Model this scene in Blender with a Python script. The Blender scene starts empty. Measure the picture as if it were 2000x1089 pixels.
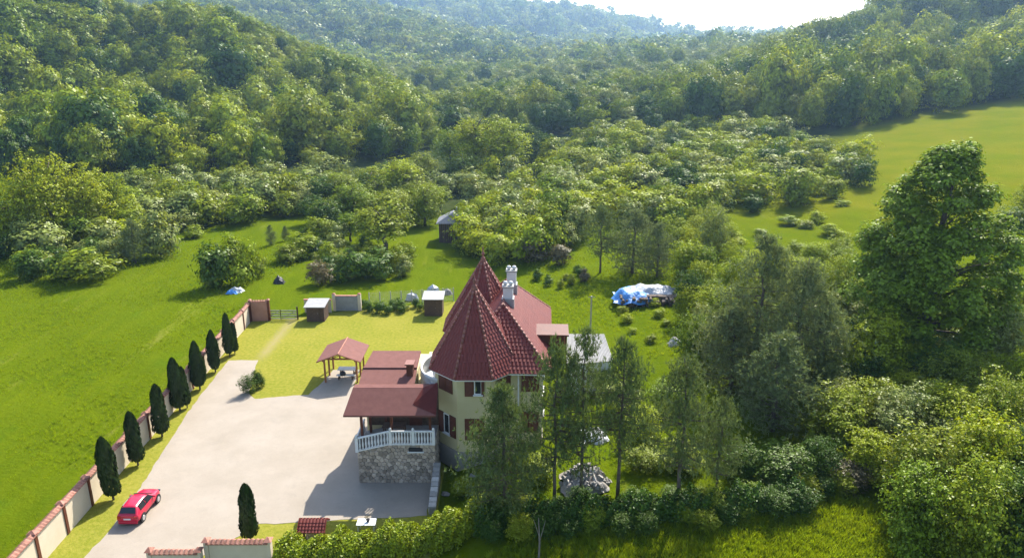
import bpy, bmesh, math, random
import numpy as np
from mathutils import Vector, Matrix
R = math.radians
rng = np.random.default_rng(7)
random.seed(7)
SC = bpy.context.scene
COL = SC.collection

# ------------------------------------------------------------------ camera, sky, sun, exposure
CAMH = 28.0
PITCH = R(17.0)
FPX = 1428.15                       # focal length in photograph pixels (2000 px wide)
CT, ST = math.cos(PITCH), math.sin(PITCH)
cam = bpy.data.cameras.new('camera'); cam.sensor_width = 36; cam.lens = 18 / math.tan(R(35))
cam.clip_start = 0.5; cam.clip_end = 6000
camo = bpy.data.objects.new('camera', cam); COL.objects.link(camo)
camo.location = (0, 0, CAMH); camo.rotation_euler = (R(90) - PITCH, 0, 0)
SC.camera = camo
SUN_DIR = Vector((0.42, 0.907, 0)).normalized()
SUN_EL = R(44)
world = bpy.data.worlds.new('World'); SC.world = world; world.use_nodes = True
wn = world.node_tree.nodes; wn.clear()
sky = wn.new('ShaderNodeTexSky'); sky.sky_type = 'NISHITA'; sky.sun_disc = False
sky.sun_elevation = SUN_EL; sky.sun_rotation = math.atan2(SUN_DIR.x, SUN_DIR.y)
sky.air_density = 1.0; sky.dust_density = 1.5; sky.ozone_density = 1.0
bg = wn.new('ShaderNodeBackground'); bg.inputs[1].default_value = 0.145
wo = wn.new('ShaderNodeOutputWorld')
world.node_tree.links.new(sky.outputs[0], bg.inputs[0]); world.node_tree.links.new(bg.outputs[0], wo.inputs[0])
sl = bpy.data.lights.new('sun', 'SUN'); sl.energy = 5.0; sl.angle = R(0.5); sl.color = (1.0, 0.94, 0.84)
so = bpy.data.objects.new('sun', sl); COL.objects.link(so)
sv = Vector((SUN_DIR.x * math.cos(SUN_EL), SUN_DIR.y * math.cos(SUN_EL), math.sin(SUN_EL)))
so.rotation_euler = sv.to_track_quat('Z', 'Y').to_euler(); so.location = (60, 200, 150)
SC.view_settings.view_transform = 'Standard'; SC.view_settings.look = 'None'
SC.view_settings.gamma = 1; SC.view_settings.exposure = 1.5
try: SC.view_settings.use_curve_mapping = False
except Exception: pass
SC.render.engine = 'CYCLES'
cy = SC.cycles
cy.use_denoising = True
cy.max_bounces = 5; cy.diffuse_bounces = 2; cy.glossy_bounces = 2; cy.transmission_bounces = 4
cy.transparent_max_bounces = 6; cy.volume_bounces = 0
cy.sample_clamp_indirect = 6

# ------------------------------------------------------------------ terrain height field (world metres)
def sstep(a, b, x):
    t = np.clip((x - a) / (b - a), 0, 1); return t * t * (3 - 2 * t)
def ridge(pts, w, x, y):
    best = np.full(np.shape(x), 1e9); hh = np.zeros(np.shape(x))
    for (x0, y0, h0), (x1, y1, h1) in zip(pts[:-1], pts[1:]):
        dx, dy = x1 - x0, y1 - y0
        t = np.clip(((x - x0) * dx + (y - y0) * dy) / (dx * dx + dy * dy), 0, 1)
        d = np.hypot(x - x0 - t * dx, y - y0 - t * dy)
        m = d < best
        best = np.where(m, d, best); hh = np.where(m, h0 + t * (h1 - h0), hh)
    k = np.clip(1 - best / w, 0, 1)
    return hh * (0.45 * k + 0.55 * k * k * (3 - 2 * k)), k
LEFT_RIDGE = [(-420, 400, 92), (-231, 350, 62), (-132, 345, 36), (-84, 315, 16), (-61, 303, 9), (-38, 284, 2), (-20, 262, 0)]
RIGHT_RIDGE = [(420, 400, 92), (230, 365, 56), (162, 352, 36), (139, 345, 29), (112, 337, 20), (78, 312, 8), (49, 288, 1), (30, 270, 0)]
MID_RIDGE = [(-780, 1200, 181), (-441, 1125, 118), (-214, 1086, 79), (-68, 1029, 52), (64, 976, 22), (183, 908, 1)]
FAR_RIDGE = [(-1350, 1800, 270), (-578, 1785, 198), (-116, 1770, 159), (116, 1755, 117), (346, 1744, 56), (555, 1740, 52), (750, 1740, 67), (1050, 1725, 121), (1800, 1725, 226)]
def base_h(x, y):
    b = 1.6 * sstep(-4.6, 0.8, x) * sstep(20, 42, y) + 0.075 * np.clip(x - 2, 0, 160) + 0.035 * np.clip(x - 45, 0, 140)
    b = b + 0.02 * np.clip(y - 150, 0, 150) + 0.012 * np.clip(y - 300, 0, 500)
    return b
def hills(x, y):
    wob = 4 * np.sin(x * .041 + 1.3) * np.sin(y * .037 + .4) + 2.2 * np.sin(x * .093 + y * .05) * np.sin(y * .083 - x * .03)
    l, kl = ridge(LEFT_RIDGE, 140, x, y); r, kr = ridge(RIGHT_RIDGE, 125, x, y)
    m, km = ridge(MID_RIDGE, 490, x, y); f, kf = ridge(FAR_RIDGE, 630, x, y)
    rav = np.exp(-((x + 150 - (y - 250) * -.25) / 16) ** 2) * 9 * sstep(.15, .6, kl)     # ravine on the left hill
    l = l - rav + wob * .8 * sstep(.05, .5, kl); r = r + wob * .6 * sstep(.05, .5, kr)
    m = m + (wob * 1.5 + 6 * np.sin(x * .018 + y * .011)) * sstep(.05, .5, km); f = f + (2.2 * wob + 9 * np.sin(x * .013 - y * .017 + 2)) * sstep(.1, .6, kf)
    return l, r, m, f, kl, kr, km, kf
def H(x, y):
    x = np.asarray(x, float); y = np.asarray(y, float)
    b = base_h(x, y); l, r, m, f = hills(x, y)[:4]
    p = 5.0
    e = lambda a: np.clip(a, 0, None) ** p
    return (e(b) + e(l) + e(r) + e(m) + e(f)) ** (1 / p)

def ray(px, py):
    u = (px - 1000) / FPX; v = (py - 544.5) / FPX
    return np.array((u, CT - v * ST, -(ST + v * CT)))
ZZ = np.concatenate([np.arange(25, 400, .5), np.arange(400, 2600, 4)])
def hit(px, py):
    d = ray(px, py)
    below = (CAMH + d[2] * ZZ) < H(d[0] * ZZ, d[1] * ZZ)
    i = int(np.argmax(below))
    if not below[i]: i = len(ZZ) - 1
    a, b = ZZ[max(i - 1, 0)], ZZ[i]
    for _ in range(14):
        m = (a + b) / 2
        if CAMH + d[2] * m < H(d[0] * m, d[1] * m): b = m
        else: a = m
    p = d * b
    return Vector((p[0], p[1], float(H(p[0], p[1]))))
def at_h(px, py, h=0.0):
    d = ray(px, py); z = (CAMH - h) / -d[2]
    return Vector((d[0] * z, d[1] * z, h))
def depth(P): return P.y * CT + (CAMH - P.z) * ST
def top_z(P, py):                     # height above sea level at which a vertical through P meets image row py
    v = (py - 544.5) / FPX
    q = (P.y * ST + v * P.y * CT) / (CT - v * ST)
    return CAMH - q
def project(x, y, z):
    dz = y * CT + (CAMH - z) * ST; dn = (CAMH - z) * CT - y * ST
    return 1000 + FPX * x / dz, 544.5 + FPX * dn / dz, dz

# ------------------------------------------------------------------ materials
def mat(name, col, rough=.8, noise=None, bump=None, spec=.3, metal=0, rnd=0.0):
    """noise=(scale, colour2, detail)  bump=(scale, strength, distance)"""
    m = bpy.data.materials.new(name); m.use_nodes = True
    nt = m.node_tree; n = nt.nodes; L = nt.links; p = n['Principled BSDF']
    p.inputs['Roughness'].default_value = rough; p.inputs['Specular IOR Level'].default_value = spec
    p.inputs['Metallic'].default_value = metal
    tc = n.new('ShaderNodeNewGeometry'); out = None
    if noise:
        nz = n.new('ShaderNodeTexNoise'); nz.inputs['Scale'].default_value = noise[0]; nz.inputs['Detail'].default_value = noise[2] if len(noise) > 2 else 6
        nz.inputs['Roughness'].default_value = .65
        L.new(tc.outputs['Position'], nz.inputs['Vector'])
        rp = n.new('ShaderNodeValToRGB'); rp.color_ramp.elements[0].position = .32; rp.color_ramp.elements[1].position = .68
        rp.color_ramp.elements[0].color = (*col, 1); rp.color_ramp.elements[1].color = (*noise[1], 1)
        L.new(nz.outputs['Fac'], rp.inputs['Fac']); out = rp.outputs['Color']
    else:
        c = n.new('ShaderNodeRGB'); c.outputs[0].default_value = (*col, 1); out = c.outputs[0]
    if rnd:
        oi = n.new('ShaderNodeObjectInfo'); mr = n.new('ShaderNodeMapRange'); mr.inputs['To Min'].default_value = 1 - rnd; mr.inputs['To Max'].default_value = 1 + rnd
        L.new(oi.outputs['Random'], mr.inputs['Value'])
        vm = n.new('ShaderNodeVectorMath'); vm.operation = 'SCALE'
        L.new(out, vm.inputs[0]); L.new(mr.outputs['Result'], vm.inputs['Scale']); out = vm.outputs[0]
    L.new(out, p.inputs['Base Color'])
    if bump:
        nb = n.new('ShaderNodeTexNoise'); nb.inputs['Scale'].default_value = bump[0]; nb.inputs['Detail'].default_value = 5
        L.new(tc.outputs['Position'], nb.inputs['Vector'])
        bp = n.new('ShaderNodeBump'); bp.inputs['Strength'].default_value = bump[1]; bp.inputs['Distance'].default_value = bump[2]
        L.new(nb.outputs['Fac'], bp.inputs['Height']); L.new(bp.outputs['Normal'], p.inputs['Normal'])
    return m
def leafmat(name, c1, c2, trans=.4, gloss=.05):
    """leaf: diffuse + translucent + a little sheen; colour varies per plant (object random) and per leaf (attribute lv)"""
    m = bpy.data.materials.new(name); m.use_nodes = True
    nt = m.node_tree; n = nt.nodes; L = nt.links; n.clear()
    oi = n.new('ShaderNodeObjectInfo'); at = n.new('ShaderNodeAttribute'); at.attribute_name = 'lv'
    mx = n.new('ShaderNodeMix'); mx.data_type = 'RGBA'; mx.inputs[6].default_value = (*c1, 1); mx.inputs[7].default_value = (*c2, 1)
    L.new(oi.outputs['Random'], mx.inputs[0])
    mr = n.new('ShaderNodeMapRange'); mr.inputs['To Min'].default_value = .62; mr.inputs['To Max'].default_value = 1.4
    L.new(at.outputs['Fac'], mr.inputs['Value'])
    vm = n.new('ShaderNodeVectorMath'); vm.operation = 'SCALE'; L.new(mx.outputs[2], vm.inputs[0]); L.new(mr.outputs['Result'], vm.inputs['Scale'])
    df = n.new('ShaderNodeBsdfDiffuse'); tr = n.new('ShaderNodeBsdfTranslucent'); gl = n.new('ShaderNodeBsdfGlossy')
    gl.inputs['Roughness'].default_value = .42; gl.inputs['Color'].default_value = (.9, .92, .85, 1)
    ty = n.new('ShaderNodeVectorMath'); ty.operation = 'MULTIPLY'; ty.inputs[1].default_value = (1.35, 1.25, .7)   # light through a leaf is yellower
    L.new(vm.outputs[0], ty.inputs[0]); L.new(ty.outputs[0], tr.inputs['Color']); L.new(vm.outputs[0], df.inputs['Color'])
    m1 = n.new('ShaderNodeMixShader'); m1.inputs[0].default_value = trans; L.new(df.outputs[0], m1.inputs[1]); L.new(tr.outputs[0], m1.inputs[2])
    m2 = n.new('ShaderNodeMixShader'); m2.inputs[0].default_value = gloss; L.new(m1.outputs[0], m2.inputs[1]); L.new(gl.outputs[0], m2.inputs[2])
    o = n.new('ShaderNodeOutputMaterial'); L.new(m2.outputs[0], o.inputs['Surface'])
    return m
M = {}
M['bright'] = leafmat('leaf_bright', (.175, .230, .005), (.230, .262, .007), .30, .012)
M['mid'] = leafmat('leaf_mid', (.112, .170, .005), (.180, .212, .007), .26, .014)
M['dark'] = leafmat('leaf_dark', (.034, .074, .006), (.064, .108, .008), .22, .014)
M['grey'] = leafmat('leaf_grey', (.135, .175, .032), (.180, .205, .040), .26, .02)
M['olive'] = leafmat('leaf_olive', (.125, .165, .007), (.165, .192, .009), .26, .014)
M['pine'] = leafmat('needle', (.110, .150, .056), (.150, .180, .070), .25, .02)
M['pine_slim'] = leafmat('needle_slim', (.072, .112, .034), (.100, .135, .044), .25, .02)
M['maple'] = leafmat('leaf_maple', (.130, .195, .006), (.170, .220, .007), .28, .016)
M['thuja'] = leafmat('thuja_scale', (.014, .032, .006), (.022, .042, .007), .15, .02)
M['brown'] = leafmat('dry_twig', (.095, .082, .036), (.13, .105, .05), .2, .02)
M['grass'] = leafmat('grass_blade', (.145, .215, .005), (.19, .24, .007), .48, .01)
M['bark'] = mat('bark', (.055, .040, .030), .95, (3.0, (.12, .095, .075)), (9, .6, .05))
M['bark_pale'] = mat('bark_pale', (0.120, 0.096, 0.072), .95, (3.0, (0.198, 0.168, 0.138)), (9, .6, .05))
M['plaster'] = mat('cream_plaster', (0.435, 0.375, 0.205), .9, (.8, (0.475, 0.412, 0.235)), (40, .15, .01))
M['terracotta'] = mat('terracotta_plaster', (.30, .15, .10), .92, (1.2, (.38, .20, .14)))
M['wallplaster'] = mat('wall_plaster', (0.432, 0.360, 0.259), .92, (.7, (0.490, 0.418, 0.310)), (30, .2, .01))
M['white'] = mat('white_paint', (0.589, 0.582, 0.559), .55, (2, (0.545, 0.538, 0.508)))
M['chimney'] = mat('chimney_render', (.44, .43, .41), .8, (2.5, (.52, .51, .49)))
M['brown_wood'] = mat('brown_wood', (0.069, 0.019, 0.009), .6, (5, (0.109, 0.032, 0.016)), (30, .2, .01))
M['dark_wood'] = mat('dark_wood', (0.052, 0.030, 0.019), .8, (6, (0.096, 0.061, 0.039)), (25, .3, .01), rnd=.15)
M['post_wood'] = mat('post_wood', (.20, .075, .030), .7, (6, (.27, .11, .045)), (25, .3, .01))
M['tile'] = mat('red_tile', (0.112, 0.013, 0.007), .62, (1.6, (0.155, 0.022, 0.012)), (14, .25, .02), .4)
M['ridge'] = mat('ridge_tile', (0.154, 0.046, 0.030), .6, (4, (0.218, 0.083, 0.058)), None, .4, rnd=.25)
M['felt'] = mat('felt_shingle', (0.115, 0.043, 0.034), .85, (2.2, (0.144, 0.057, 0.046)), (60, .3, .01), .25)
M['coping'] = mat('coping_tile', (0.191, 0.074, 0.048), .75, (5, (0.296, 0.139, 0.096)), None, .3, rnd=.2)
M['stone'] = mat('stone', (0.248, 0.197, 0.145), .9, (5, (0.373, 0.310, 0.243)), (12, .5, .03), .2, rnd=.42)
M['mortar'] = mat('mortar', (0.226, 0.204, 0.174), .95, (6, (0.278, 0.252, 0.217)))
M['pale_stone'] = mat('pale_stone', (0.229, 0.212, 0.185), .9, (5, (0.299, 0.283, 0.256)), (12, .5, .03), .2, rnd=.3)
M['glass'] = mat('window_glass', (.015, .017, .02), .06, None, None, .6)
M['car_red'] = mat('car_paint', (0.383, 0.006, 0.031), .28, None, None, .6)
M['rubber'] = mat('rubber', (.018, .018, .018), .8)
M['alloy'] = mat('alloy', (.55, .55, .56), .35, metal=.8)
M['red_lens'] = mat('red_lens', (.32, .01, .01), .15, None, None, .6)
M['metal'] = mat('grey_metal', (.24, .24, .24), .5, (3, (.32, .31, .30)), metal=.3)
M['pale_roof'] = mat('pale_roofing', (0.200, 0.196, 0.188), .6, (2.5, (0.256, 0.252, 0.240)))
M['grey_roof'] = mat('grey_roofing', (.11, .11, .12), .8, (2, (.17, .17, .18)))
M['blue_tarp'] = mat('blue_tarpaulin', (0.038, 0.170, 0.442), .45, (3, (0.060, 0.238, 0.527)), (4, .8, .15), .5)
M['white_tarp'] = mat('white_tarpaulin', (0.363, 0.373, 0.383), .45, (4, (0.277, 0.293, 0.312)), (4, .9, .15), .5)
M['black'] = mat('black_plastic', (.02, .02, .022), .5)
M['conc'] = mat('concrete', (0.296, 0.278, 0.252), .9, (1.5, (0.365, 0.348, 0.313)), (18, .3, .02))

def ground_mat():
    m = bpy.data.materials.new('meadow_ground'); m.use_nodes = True
    nt = m.node_tree; n = nt.nodes; L = nt.links; p = n['Principled BSDF']; p.inputs['Roughness'].default_value = .95; p.inputs['Specular IOR Level'].default_value = .0
    g = n.new('ShaderNodeNewGeometry')
    def nz(scale, detail=6, vec=None, r=.6):
        t = n.new('ShaderNodeTexNoise'); t.inputs['Scale'].default_value = scale; t.inputs['Detail'].default_value = detail; t.inputs['Roughness'].default_value = r
        L.new(vec or g.outputs['Position'], t.inputs['Vector']); return t.outputs['Fac']
    def ramp(f, a, b, pa=.35, pb=.65):
        r = n.new('ShaderNodeValToRGB'); r.color_ramp.elements[0].position = pa; r.color_ramp.elements[1].position = pb
        r.color_ramp.elements[0].color = (*a, 1); r.color_ramp.elements[1].color = (*b, 1); L.new(f, r.inputs['Fac']); return r.outputs['Color']
    def mix(f, a, b):
        x = n.new('ShaderNodeMix'); x.data_type = 'RGBA'
        if isinstance(f, float): x.inputs[0].default_value = f
        else: L.new(f, x.inputs[0])
        L.new(a, x.inputs[6]); L.new(b, x.inputs[7]); return x.outputs[2]
    # grass swaths lie along the meadow
    mp = n.new('ShaderNodeMapping'); mp.inputs['Scale'].default_value = (1, .13, 1); mp.inputs['Rotation'].default_value = (0, 0, R(28)); L.new(g.outputs['Position'], mp.inputs['Vector'])
    c1 = ramp(nz(.09, 5), (.055, .090, .002), (.088, .114, .003), .3, .7)
    c2 = ramp(nz(.55, 8, mp.outputs[0], .7), (.036, .068, .002), (.104, .130, .0035), .28, .72)
    c = mix(.58, c1, c2)
    c = mix(.22, c, ramp(nz(5, 4), (.042, .070, .003), (.10, .122, .006), .3, .7))
    pt = n.new('ShaderNodeMapRange'); pt.inputs['From Min'].default_value = .56; pt.inputs['From Max'].default_value = .66; pt.inputs['To Max'].default_value = .55; L.new(nz(.16, 9, None, .7), pt.inputs['Value'])
    c = mix(pt.outputs['Result'], c, ramp(nz(1.3, 6), (.030, .072, .004), (.075, .120, .006)))
    pd = n.new('ShaderNodeMapRange'); pd.inputs['From Min'].default_value = .60; pd.inputs['From Max'].default_value = .70; pd.inputs['To Max'].default_value = .5; L.new(nz(.31, 8, mp.outputs[0], .7), pd.inputs['Value'])
    c = mix(pd.outputs['Result'], c, ramp(nz(2.1, 6), (.15, .16, .02), (.20, .19, .045)))
    at = n.new('ShaderNodeAttribute'); at.attribute_name = 'dry'
    dry = ramp(nz(.12, 6), (.090, .112, .004), (.128, .126, .007), .35, .65)
    c = mix(at.outputs['Fac'], c, dry)
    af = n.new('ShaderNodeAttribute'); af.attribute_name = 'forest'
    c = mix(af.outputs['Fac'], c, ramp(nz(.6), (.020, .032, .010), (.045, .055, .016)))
    L.new(c, p.inputs['Base Color'])
    b = n.new('ShaderNodeBump'); b.inputs['Strength'].default_value = .9; b.inputs['Distance'].default_value = .25
    L.new(nz(2.2, 8, None, .75), b.inputs['Height']); L.new(b.outputs['Normal'], p.inputs['Normal'])
    return m
M['ground'] = ground_mat()
def lawn_mat():
    m = bpy.data.materials.new('mown_lawn'); m.use_nodes = True
    nt = m.node_tree; n = nt.nodes; L = nt.links; p = n['Principled BSDF']; p.inputs['Roughness'].default_value = .95; p.inputs['Specular IOR Level'].default_value = .0
    g = n.new('ShaderNodeNewGeometry')
    t = n.new('ShaderNodeTexNoise'); t.inputs['Scale'].default_value = .22; t.inputs['Detail'].default_value = 7; L.new(g.outputs['Position'], t.inputs['Vector'])
    r = n.new('ShaderNodeValToRGB'); e = r.color_ramp.elements; e[0].position = .33; e[0].color = (.098, .116, .008, 1); e[1].position = .68; e[1].color = (.148, .140, .019, 1)
    L.new(t.outputs['Fac'], r.inputs['Fac'])
    t2 = n.new('ShaderNodeTexNoise'); t2.inputs['Scale'].default_value = 3.5; t2.inputs['Detail'].default_value = 6; L.new(g.outputs['Position'], t2.inputs['Vector'])
    r2 = n.new('ShaderNodeValToRGB'); e = r2.color_ramp.elements; e[0].position = .3; e[0].color = (.14, .155, .02, 1); e[1].position = .7; e[1].color = (.30, .26, .06, 1)
    L.new(t2.outputs['Fac'], r2.inputs['Fac'])
    x = n.new('ShaderNodeMix'); x.data_type = 'RGBA'; x.inputs[0].default_value = .42; L.new(r.outputs[0], x.inputs[6]); L.new(r2.outputs[0], x.inputs[7])
    # worn wheel track leading from the paving to the back gate
    sp = n.new('ShaderNodeSeparateXYZ'); L.new(g.outputs['Position'], sp.inputs[0])
    a = n.new('ShaderNodeMath'); a.operation = 'MULTIPLY_ADD'; a.inputs[1].default_value = .03; L.new(sp.outputs['Y'], a.inputs[0]); a.inputs[2].default_value = 0
    s = n.new('ShaderNodeMath'); s.operation = 'ADD'; L.new(sp.outputs['X'], s.inputs[0]); s.inputs[1].default_value = 24.3
    d = n.new('ShaderNodeMath'); d.operation = 'ABSOLUTE'; L.new(s.outputs[0], d.inputs[0])
    nn = n.new('ShaderNodeMath'); nn.operation = 'MULTIPLY_ADD'; L.new(t2.outputs['Fac'], nn.inputs[0]); nn.inputs[1].default_value = 1.8; L.new(d.outputs[0], nn.inputs[2])
    mr = n.new('ShaderNodeMapRange'); mr.inputs['From Min'].default_value = .9; mr.inputs['From Max'].default_value = 1.7; mr.inputs['To Min'].default_value = .75; mr.inputs['To Max'].default_value = 0
    L.new(nn.outputs[0], mr.inputs['Value'])
    my = n.new('ShaderNodeMapRange'); my.inputs['From Min'].default_value = 64; my.inputs['From Max'].default_value = 67; L.new(sp.outputs['Y'], my.inputs['Value'])
    mm = n.new('ShaderNodeMath'); mm.operation = 'MULTIPLY'; L.new(mr.outputs[0], mm.inputs[0]); L.new(my.outputs[0], mm.inputs[1])
    y = n.new('ShaderNodeMix'); y.data_type = 'RGBA'; L.new(mm.outputs[0], y.inputs[0]); L.new(x.outputs[2], y.inputs[6]); y.inputs[7].default_value = (.22, .185, .085, 1)
    L.new(y.outputs[2], p.inputs['Base Color'])
    b = n.new('ShaderNodeBump'); b.inputs['Strength'].default_value = .6; b.inputs['Distance'].default_value = .06
    t3 = n.new('ShaderNodeTexNoise'); t3.inputs['Scale'].default_value = 9; t3.inputs['Detail'].default_value = 6; L.new(g.outputs['Position'], t3.inputs['Vector'])
    L.new(t3.outputs['Fac'], b.inputs['Height']); L.new(b.outputs['Normal'], p.inputs['Normal'])
    return m
M['lawn'] = lawn_mat()
M['paving'] = mat('driveway_paving', (0.214, 0.181, 0.140), .85, (.35, (0.255, 0.219, 0.175), 8), (25, .25, .01), .25)
def stain_paving():
    nt = M['paving'].node_tree; n = nt.nodes; L = nt.links; p = n['Principled BSDF']; src = p.inputs['Base Color'].links[0].from_socket
    g = n.new('ShaderNodeNewGeometry')
    def layer(src, scale, lo, hi, amt, col, dist=0):
        t = n.new('ShaderNodeTexNoise'); t.inputs['Scale'].default_value = scale; t.inputs['Detail'].default_value = 9; t.inputs['Roughness'].default_value = .68; t.inputs['Distortion'].default_value = dist
        L.new(g.outputs['Position'], t.inputs['Vector'])
        r = n.new('ShaderNodeMapRange'); r.inputs['From Min'].default_value = lo; r.inputs['From Max'].default_value = hi; r.inputs['To Max'].default_value = amt; L.new(t.outputs['Fac'], r.inputs['Value'])
        x = n.new('ShaderNodeMix'); x.data_type = 'RGBA'; L.new(r.outputs['Result'], x.inputs[0]); L.new(src, x.inputs[6]); x.inputs[7].default_value = (*col, 1); return x.outputs[2]
    src = layer(src, .55,   .54, .70, .28, (.165, .143, .115), .6)
    src = layer(src, 2.3, .60, .72, .3, (.150, .132, .108))
    src = layer(src, .9, .56, .68, .25, (.29, .245, .19))
    src = layer(src, 14, .52, .70, .35, (.14, .125, .10))
    L.new(src, p.inputs['Base Color'])
stain_paving()

# ------------------------------------------------------------------ mesh helpers
class MB:
    def __init__(s): s.v = []; s.f = []
    def add(s, vs, fs):
        o = len(s.v); s.v += [tuple(a) for a in vs]; s.f += [tuple(i + o for i in f) for f in fs]; return s
    def box(s, x0, x1, y0, y1, z0, z1):
        return s.add([(x0,y0,z0),(x1,y0,z0),(x1,y1,z0),(x0,y1,z0),(x0,y0,z1),(x1,y0,z1),(x1,y1,z1),(x0,y1,z1)],
                     [(0,3,2,1),(4,5,6,7),(0,1,5,4),(1,2,6,5),(2,3,7,6),(3,0,4,7)])
    def slab(s, top, t):                       # polygon (list of 3-D points, counter-clockwise from above) with thickness t downward
        n = len(top); b = [(p[0], p[1], p[2] - t) for p in top]
        return s.add(list(top) + b, [tuple(range(n)), tuple(range(2 * n - 1, n - 1, -1))] + [(i, i + n, (i + 1) % n + n, (i + 1) % n) for i in range(n)])
    def tube(s, pts, rad, n=8, caps=True):
        pts = [Vector(p) for p in pts]; k = len(pts)
        if not hasattr(rad, '__len__'): rad = [rad] * k
        rings = []
        for i, p in enumerate(pts):
            d = (pts[min(i + 1, k - 1)] - pts[max(i - 1, 0)]).normalized()
            a = d.cross(Vector((0, 0, 1)) if abs(d.z) < .9 else Vector((1, 0, 0))).normalized(); b = d.cross(a)
            rings.append([p + (a * math.cos(2 * math.pi * j / n) + b * math.sin(2 * math.pi * j / n)) * rad[i] for j in range(n)])
        fs = []
        for i in range(k - 1):
            for j in range(n): fs.append((i * n + j, i * n + (j + 1) % n, (i + 1) * n + (j + 1) % n, (i + 1) * n + j))
        if caps: fs += [tuple(range(n - 1, -1, -1)), tuple(range((k - 1) * n, k * n))]
        return s.add([q for r in rings for q in r], fs)
    def lathe(s, prof, n=10, c=(0, 0, 0)):     # prof: (radius, z)
        vs = [(c[0] + r * math.cos(2 * math.pi * j / n), c[1] + r * math.sin(2 * math.pi * j / n), c[2] + z) for r, z in prof for j in range(n)]
        fs = [(i * n + j, i * n + (j + 1) % n, (i + 1) * n + (j + 1) % n, (i + 1) * n + j) for i in range(len(prof) - 1) for j in range(n)]
        fs += [tuple(range(n - 1, -1, -1)), tuple(range((len(prof) - 1) * n, len(prof) * n))]
        return s.add(vs, fs)
    def mesh(s, name, m, smooth=False):
        me = bpy.data.meshes.new(name); me.from_pydata(s.v, [], s.f); me.materials.append(m); me.update()
        if smooth: me.polygons.foreach_set('use_smooth', [True] * len(me.polygons))
        return me
def obj(name, mb, m, parent=None, smooth=False, kind=None, bevel=0):
    me = mb.mesh(name, m, smooth) if isinstance(mb, MB) else mb
    o = bpy.data.objects.new(name, me); COL.objects.link(o)
    if parent: o.parent = parent
    if kind: o['kind'] = kind
    if bevel:
        b = o.modifiers.new('bevel', 'BEVEL'); b.width = bevel; b.segments = 2; b.limit_method = 'ANGLE'
    return o
def thing(name, label, cat, loc=(0, 0, 0), rz=0, group=None):
    o = bpy.data.objects.new(name, None); COL.objects.link(o); o.empty_display_size = .3
    o.location = loc; o.rotation_euler = (0, 0, rz); tag(o, label, cat, group); return o
def tag(o, label, cat, group=None):
    o['label'] = label; o['category'] = cat
    if group: o['group'] = group
    return o
def put(o, loc, rz=0, sc=None):
    o.location = loc; o.rotation_euler = (0, 0, rz)
    if sc is not None: o.scale = sc
    return o
def structure(name, mb, m, smooth=False):
    o = obj(name, mb, m, smooth=smooth); o['kind'] = 'structure'; return o
def dup_tree(o, parent=None):
    c = o.copy(); COL.objects.link(c)
    if parent: c.parent = parent
    for ch in list(o.children): dup_tree(ch, c)
    return c

def leaf_mesh(name, P, N, ln, wd, m, seed=0):
    """many small pointed leaf faces: P centres, N normals, ln/wd length and width arrays"""
    g = np.random.default_rng(seed); n = len(P)
    N = N / (np.linalg.norm(N, axis=1, keepdims=True) + 1e-9)
    T = g.normal(size=(n, 3)); T -= (T * N).sum(1, keepdims=True) * N; T /= np.linalg.norm(T, axis=1, keepdims=True) + 1e-9
    B = np.cross(N, T); ln = np.broadcast_to(ln, (n,))[:, None] / 2; wd = np.broadcast_to(wd, (n,))[:, None] / 2
    V = np.stack([P - T * ln, P + B * wd - T * ln * .1, P + T * ln, P - B * wd - T * ln * .1], 1).reshape(-1, 3)
    return quad_mesh(name, V, m, g.random(n))
def quad_mesh(name, V, m, lv):
    n = len(V) // 4
    me = bpy.data.meshes.new(name); me.vertices.add(4 * n); me.vertices.foreach_set('co', V.astype(np.float32).ravel())
    me.loops.add(4 * n); me.loops.foreach_set('vertex_index', np.arange(4 * n, dtype=np.int32))
    me.polygons.add(n); me.polygons.foreach_set('loop_start', np.arange(0, 4 * n, 4, dtype=np.int32))
    try: me.polygons.foreach_set('loop_total', np.full(n, 4, np.int32))
    except Exception: pass
    a = me.attributes.new('lv', 'FLOAT', 'FACE'); a.data.foreach_set('value', lv.astype(np.float32))
    me.materials.append(m); me.update(calc_edges=True); me.validate()
    return me
def remat(me, m, name):
    c = me.copy(); c.name = name; c.materials.clear(); c.materials.append(m); return c

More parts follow.
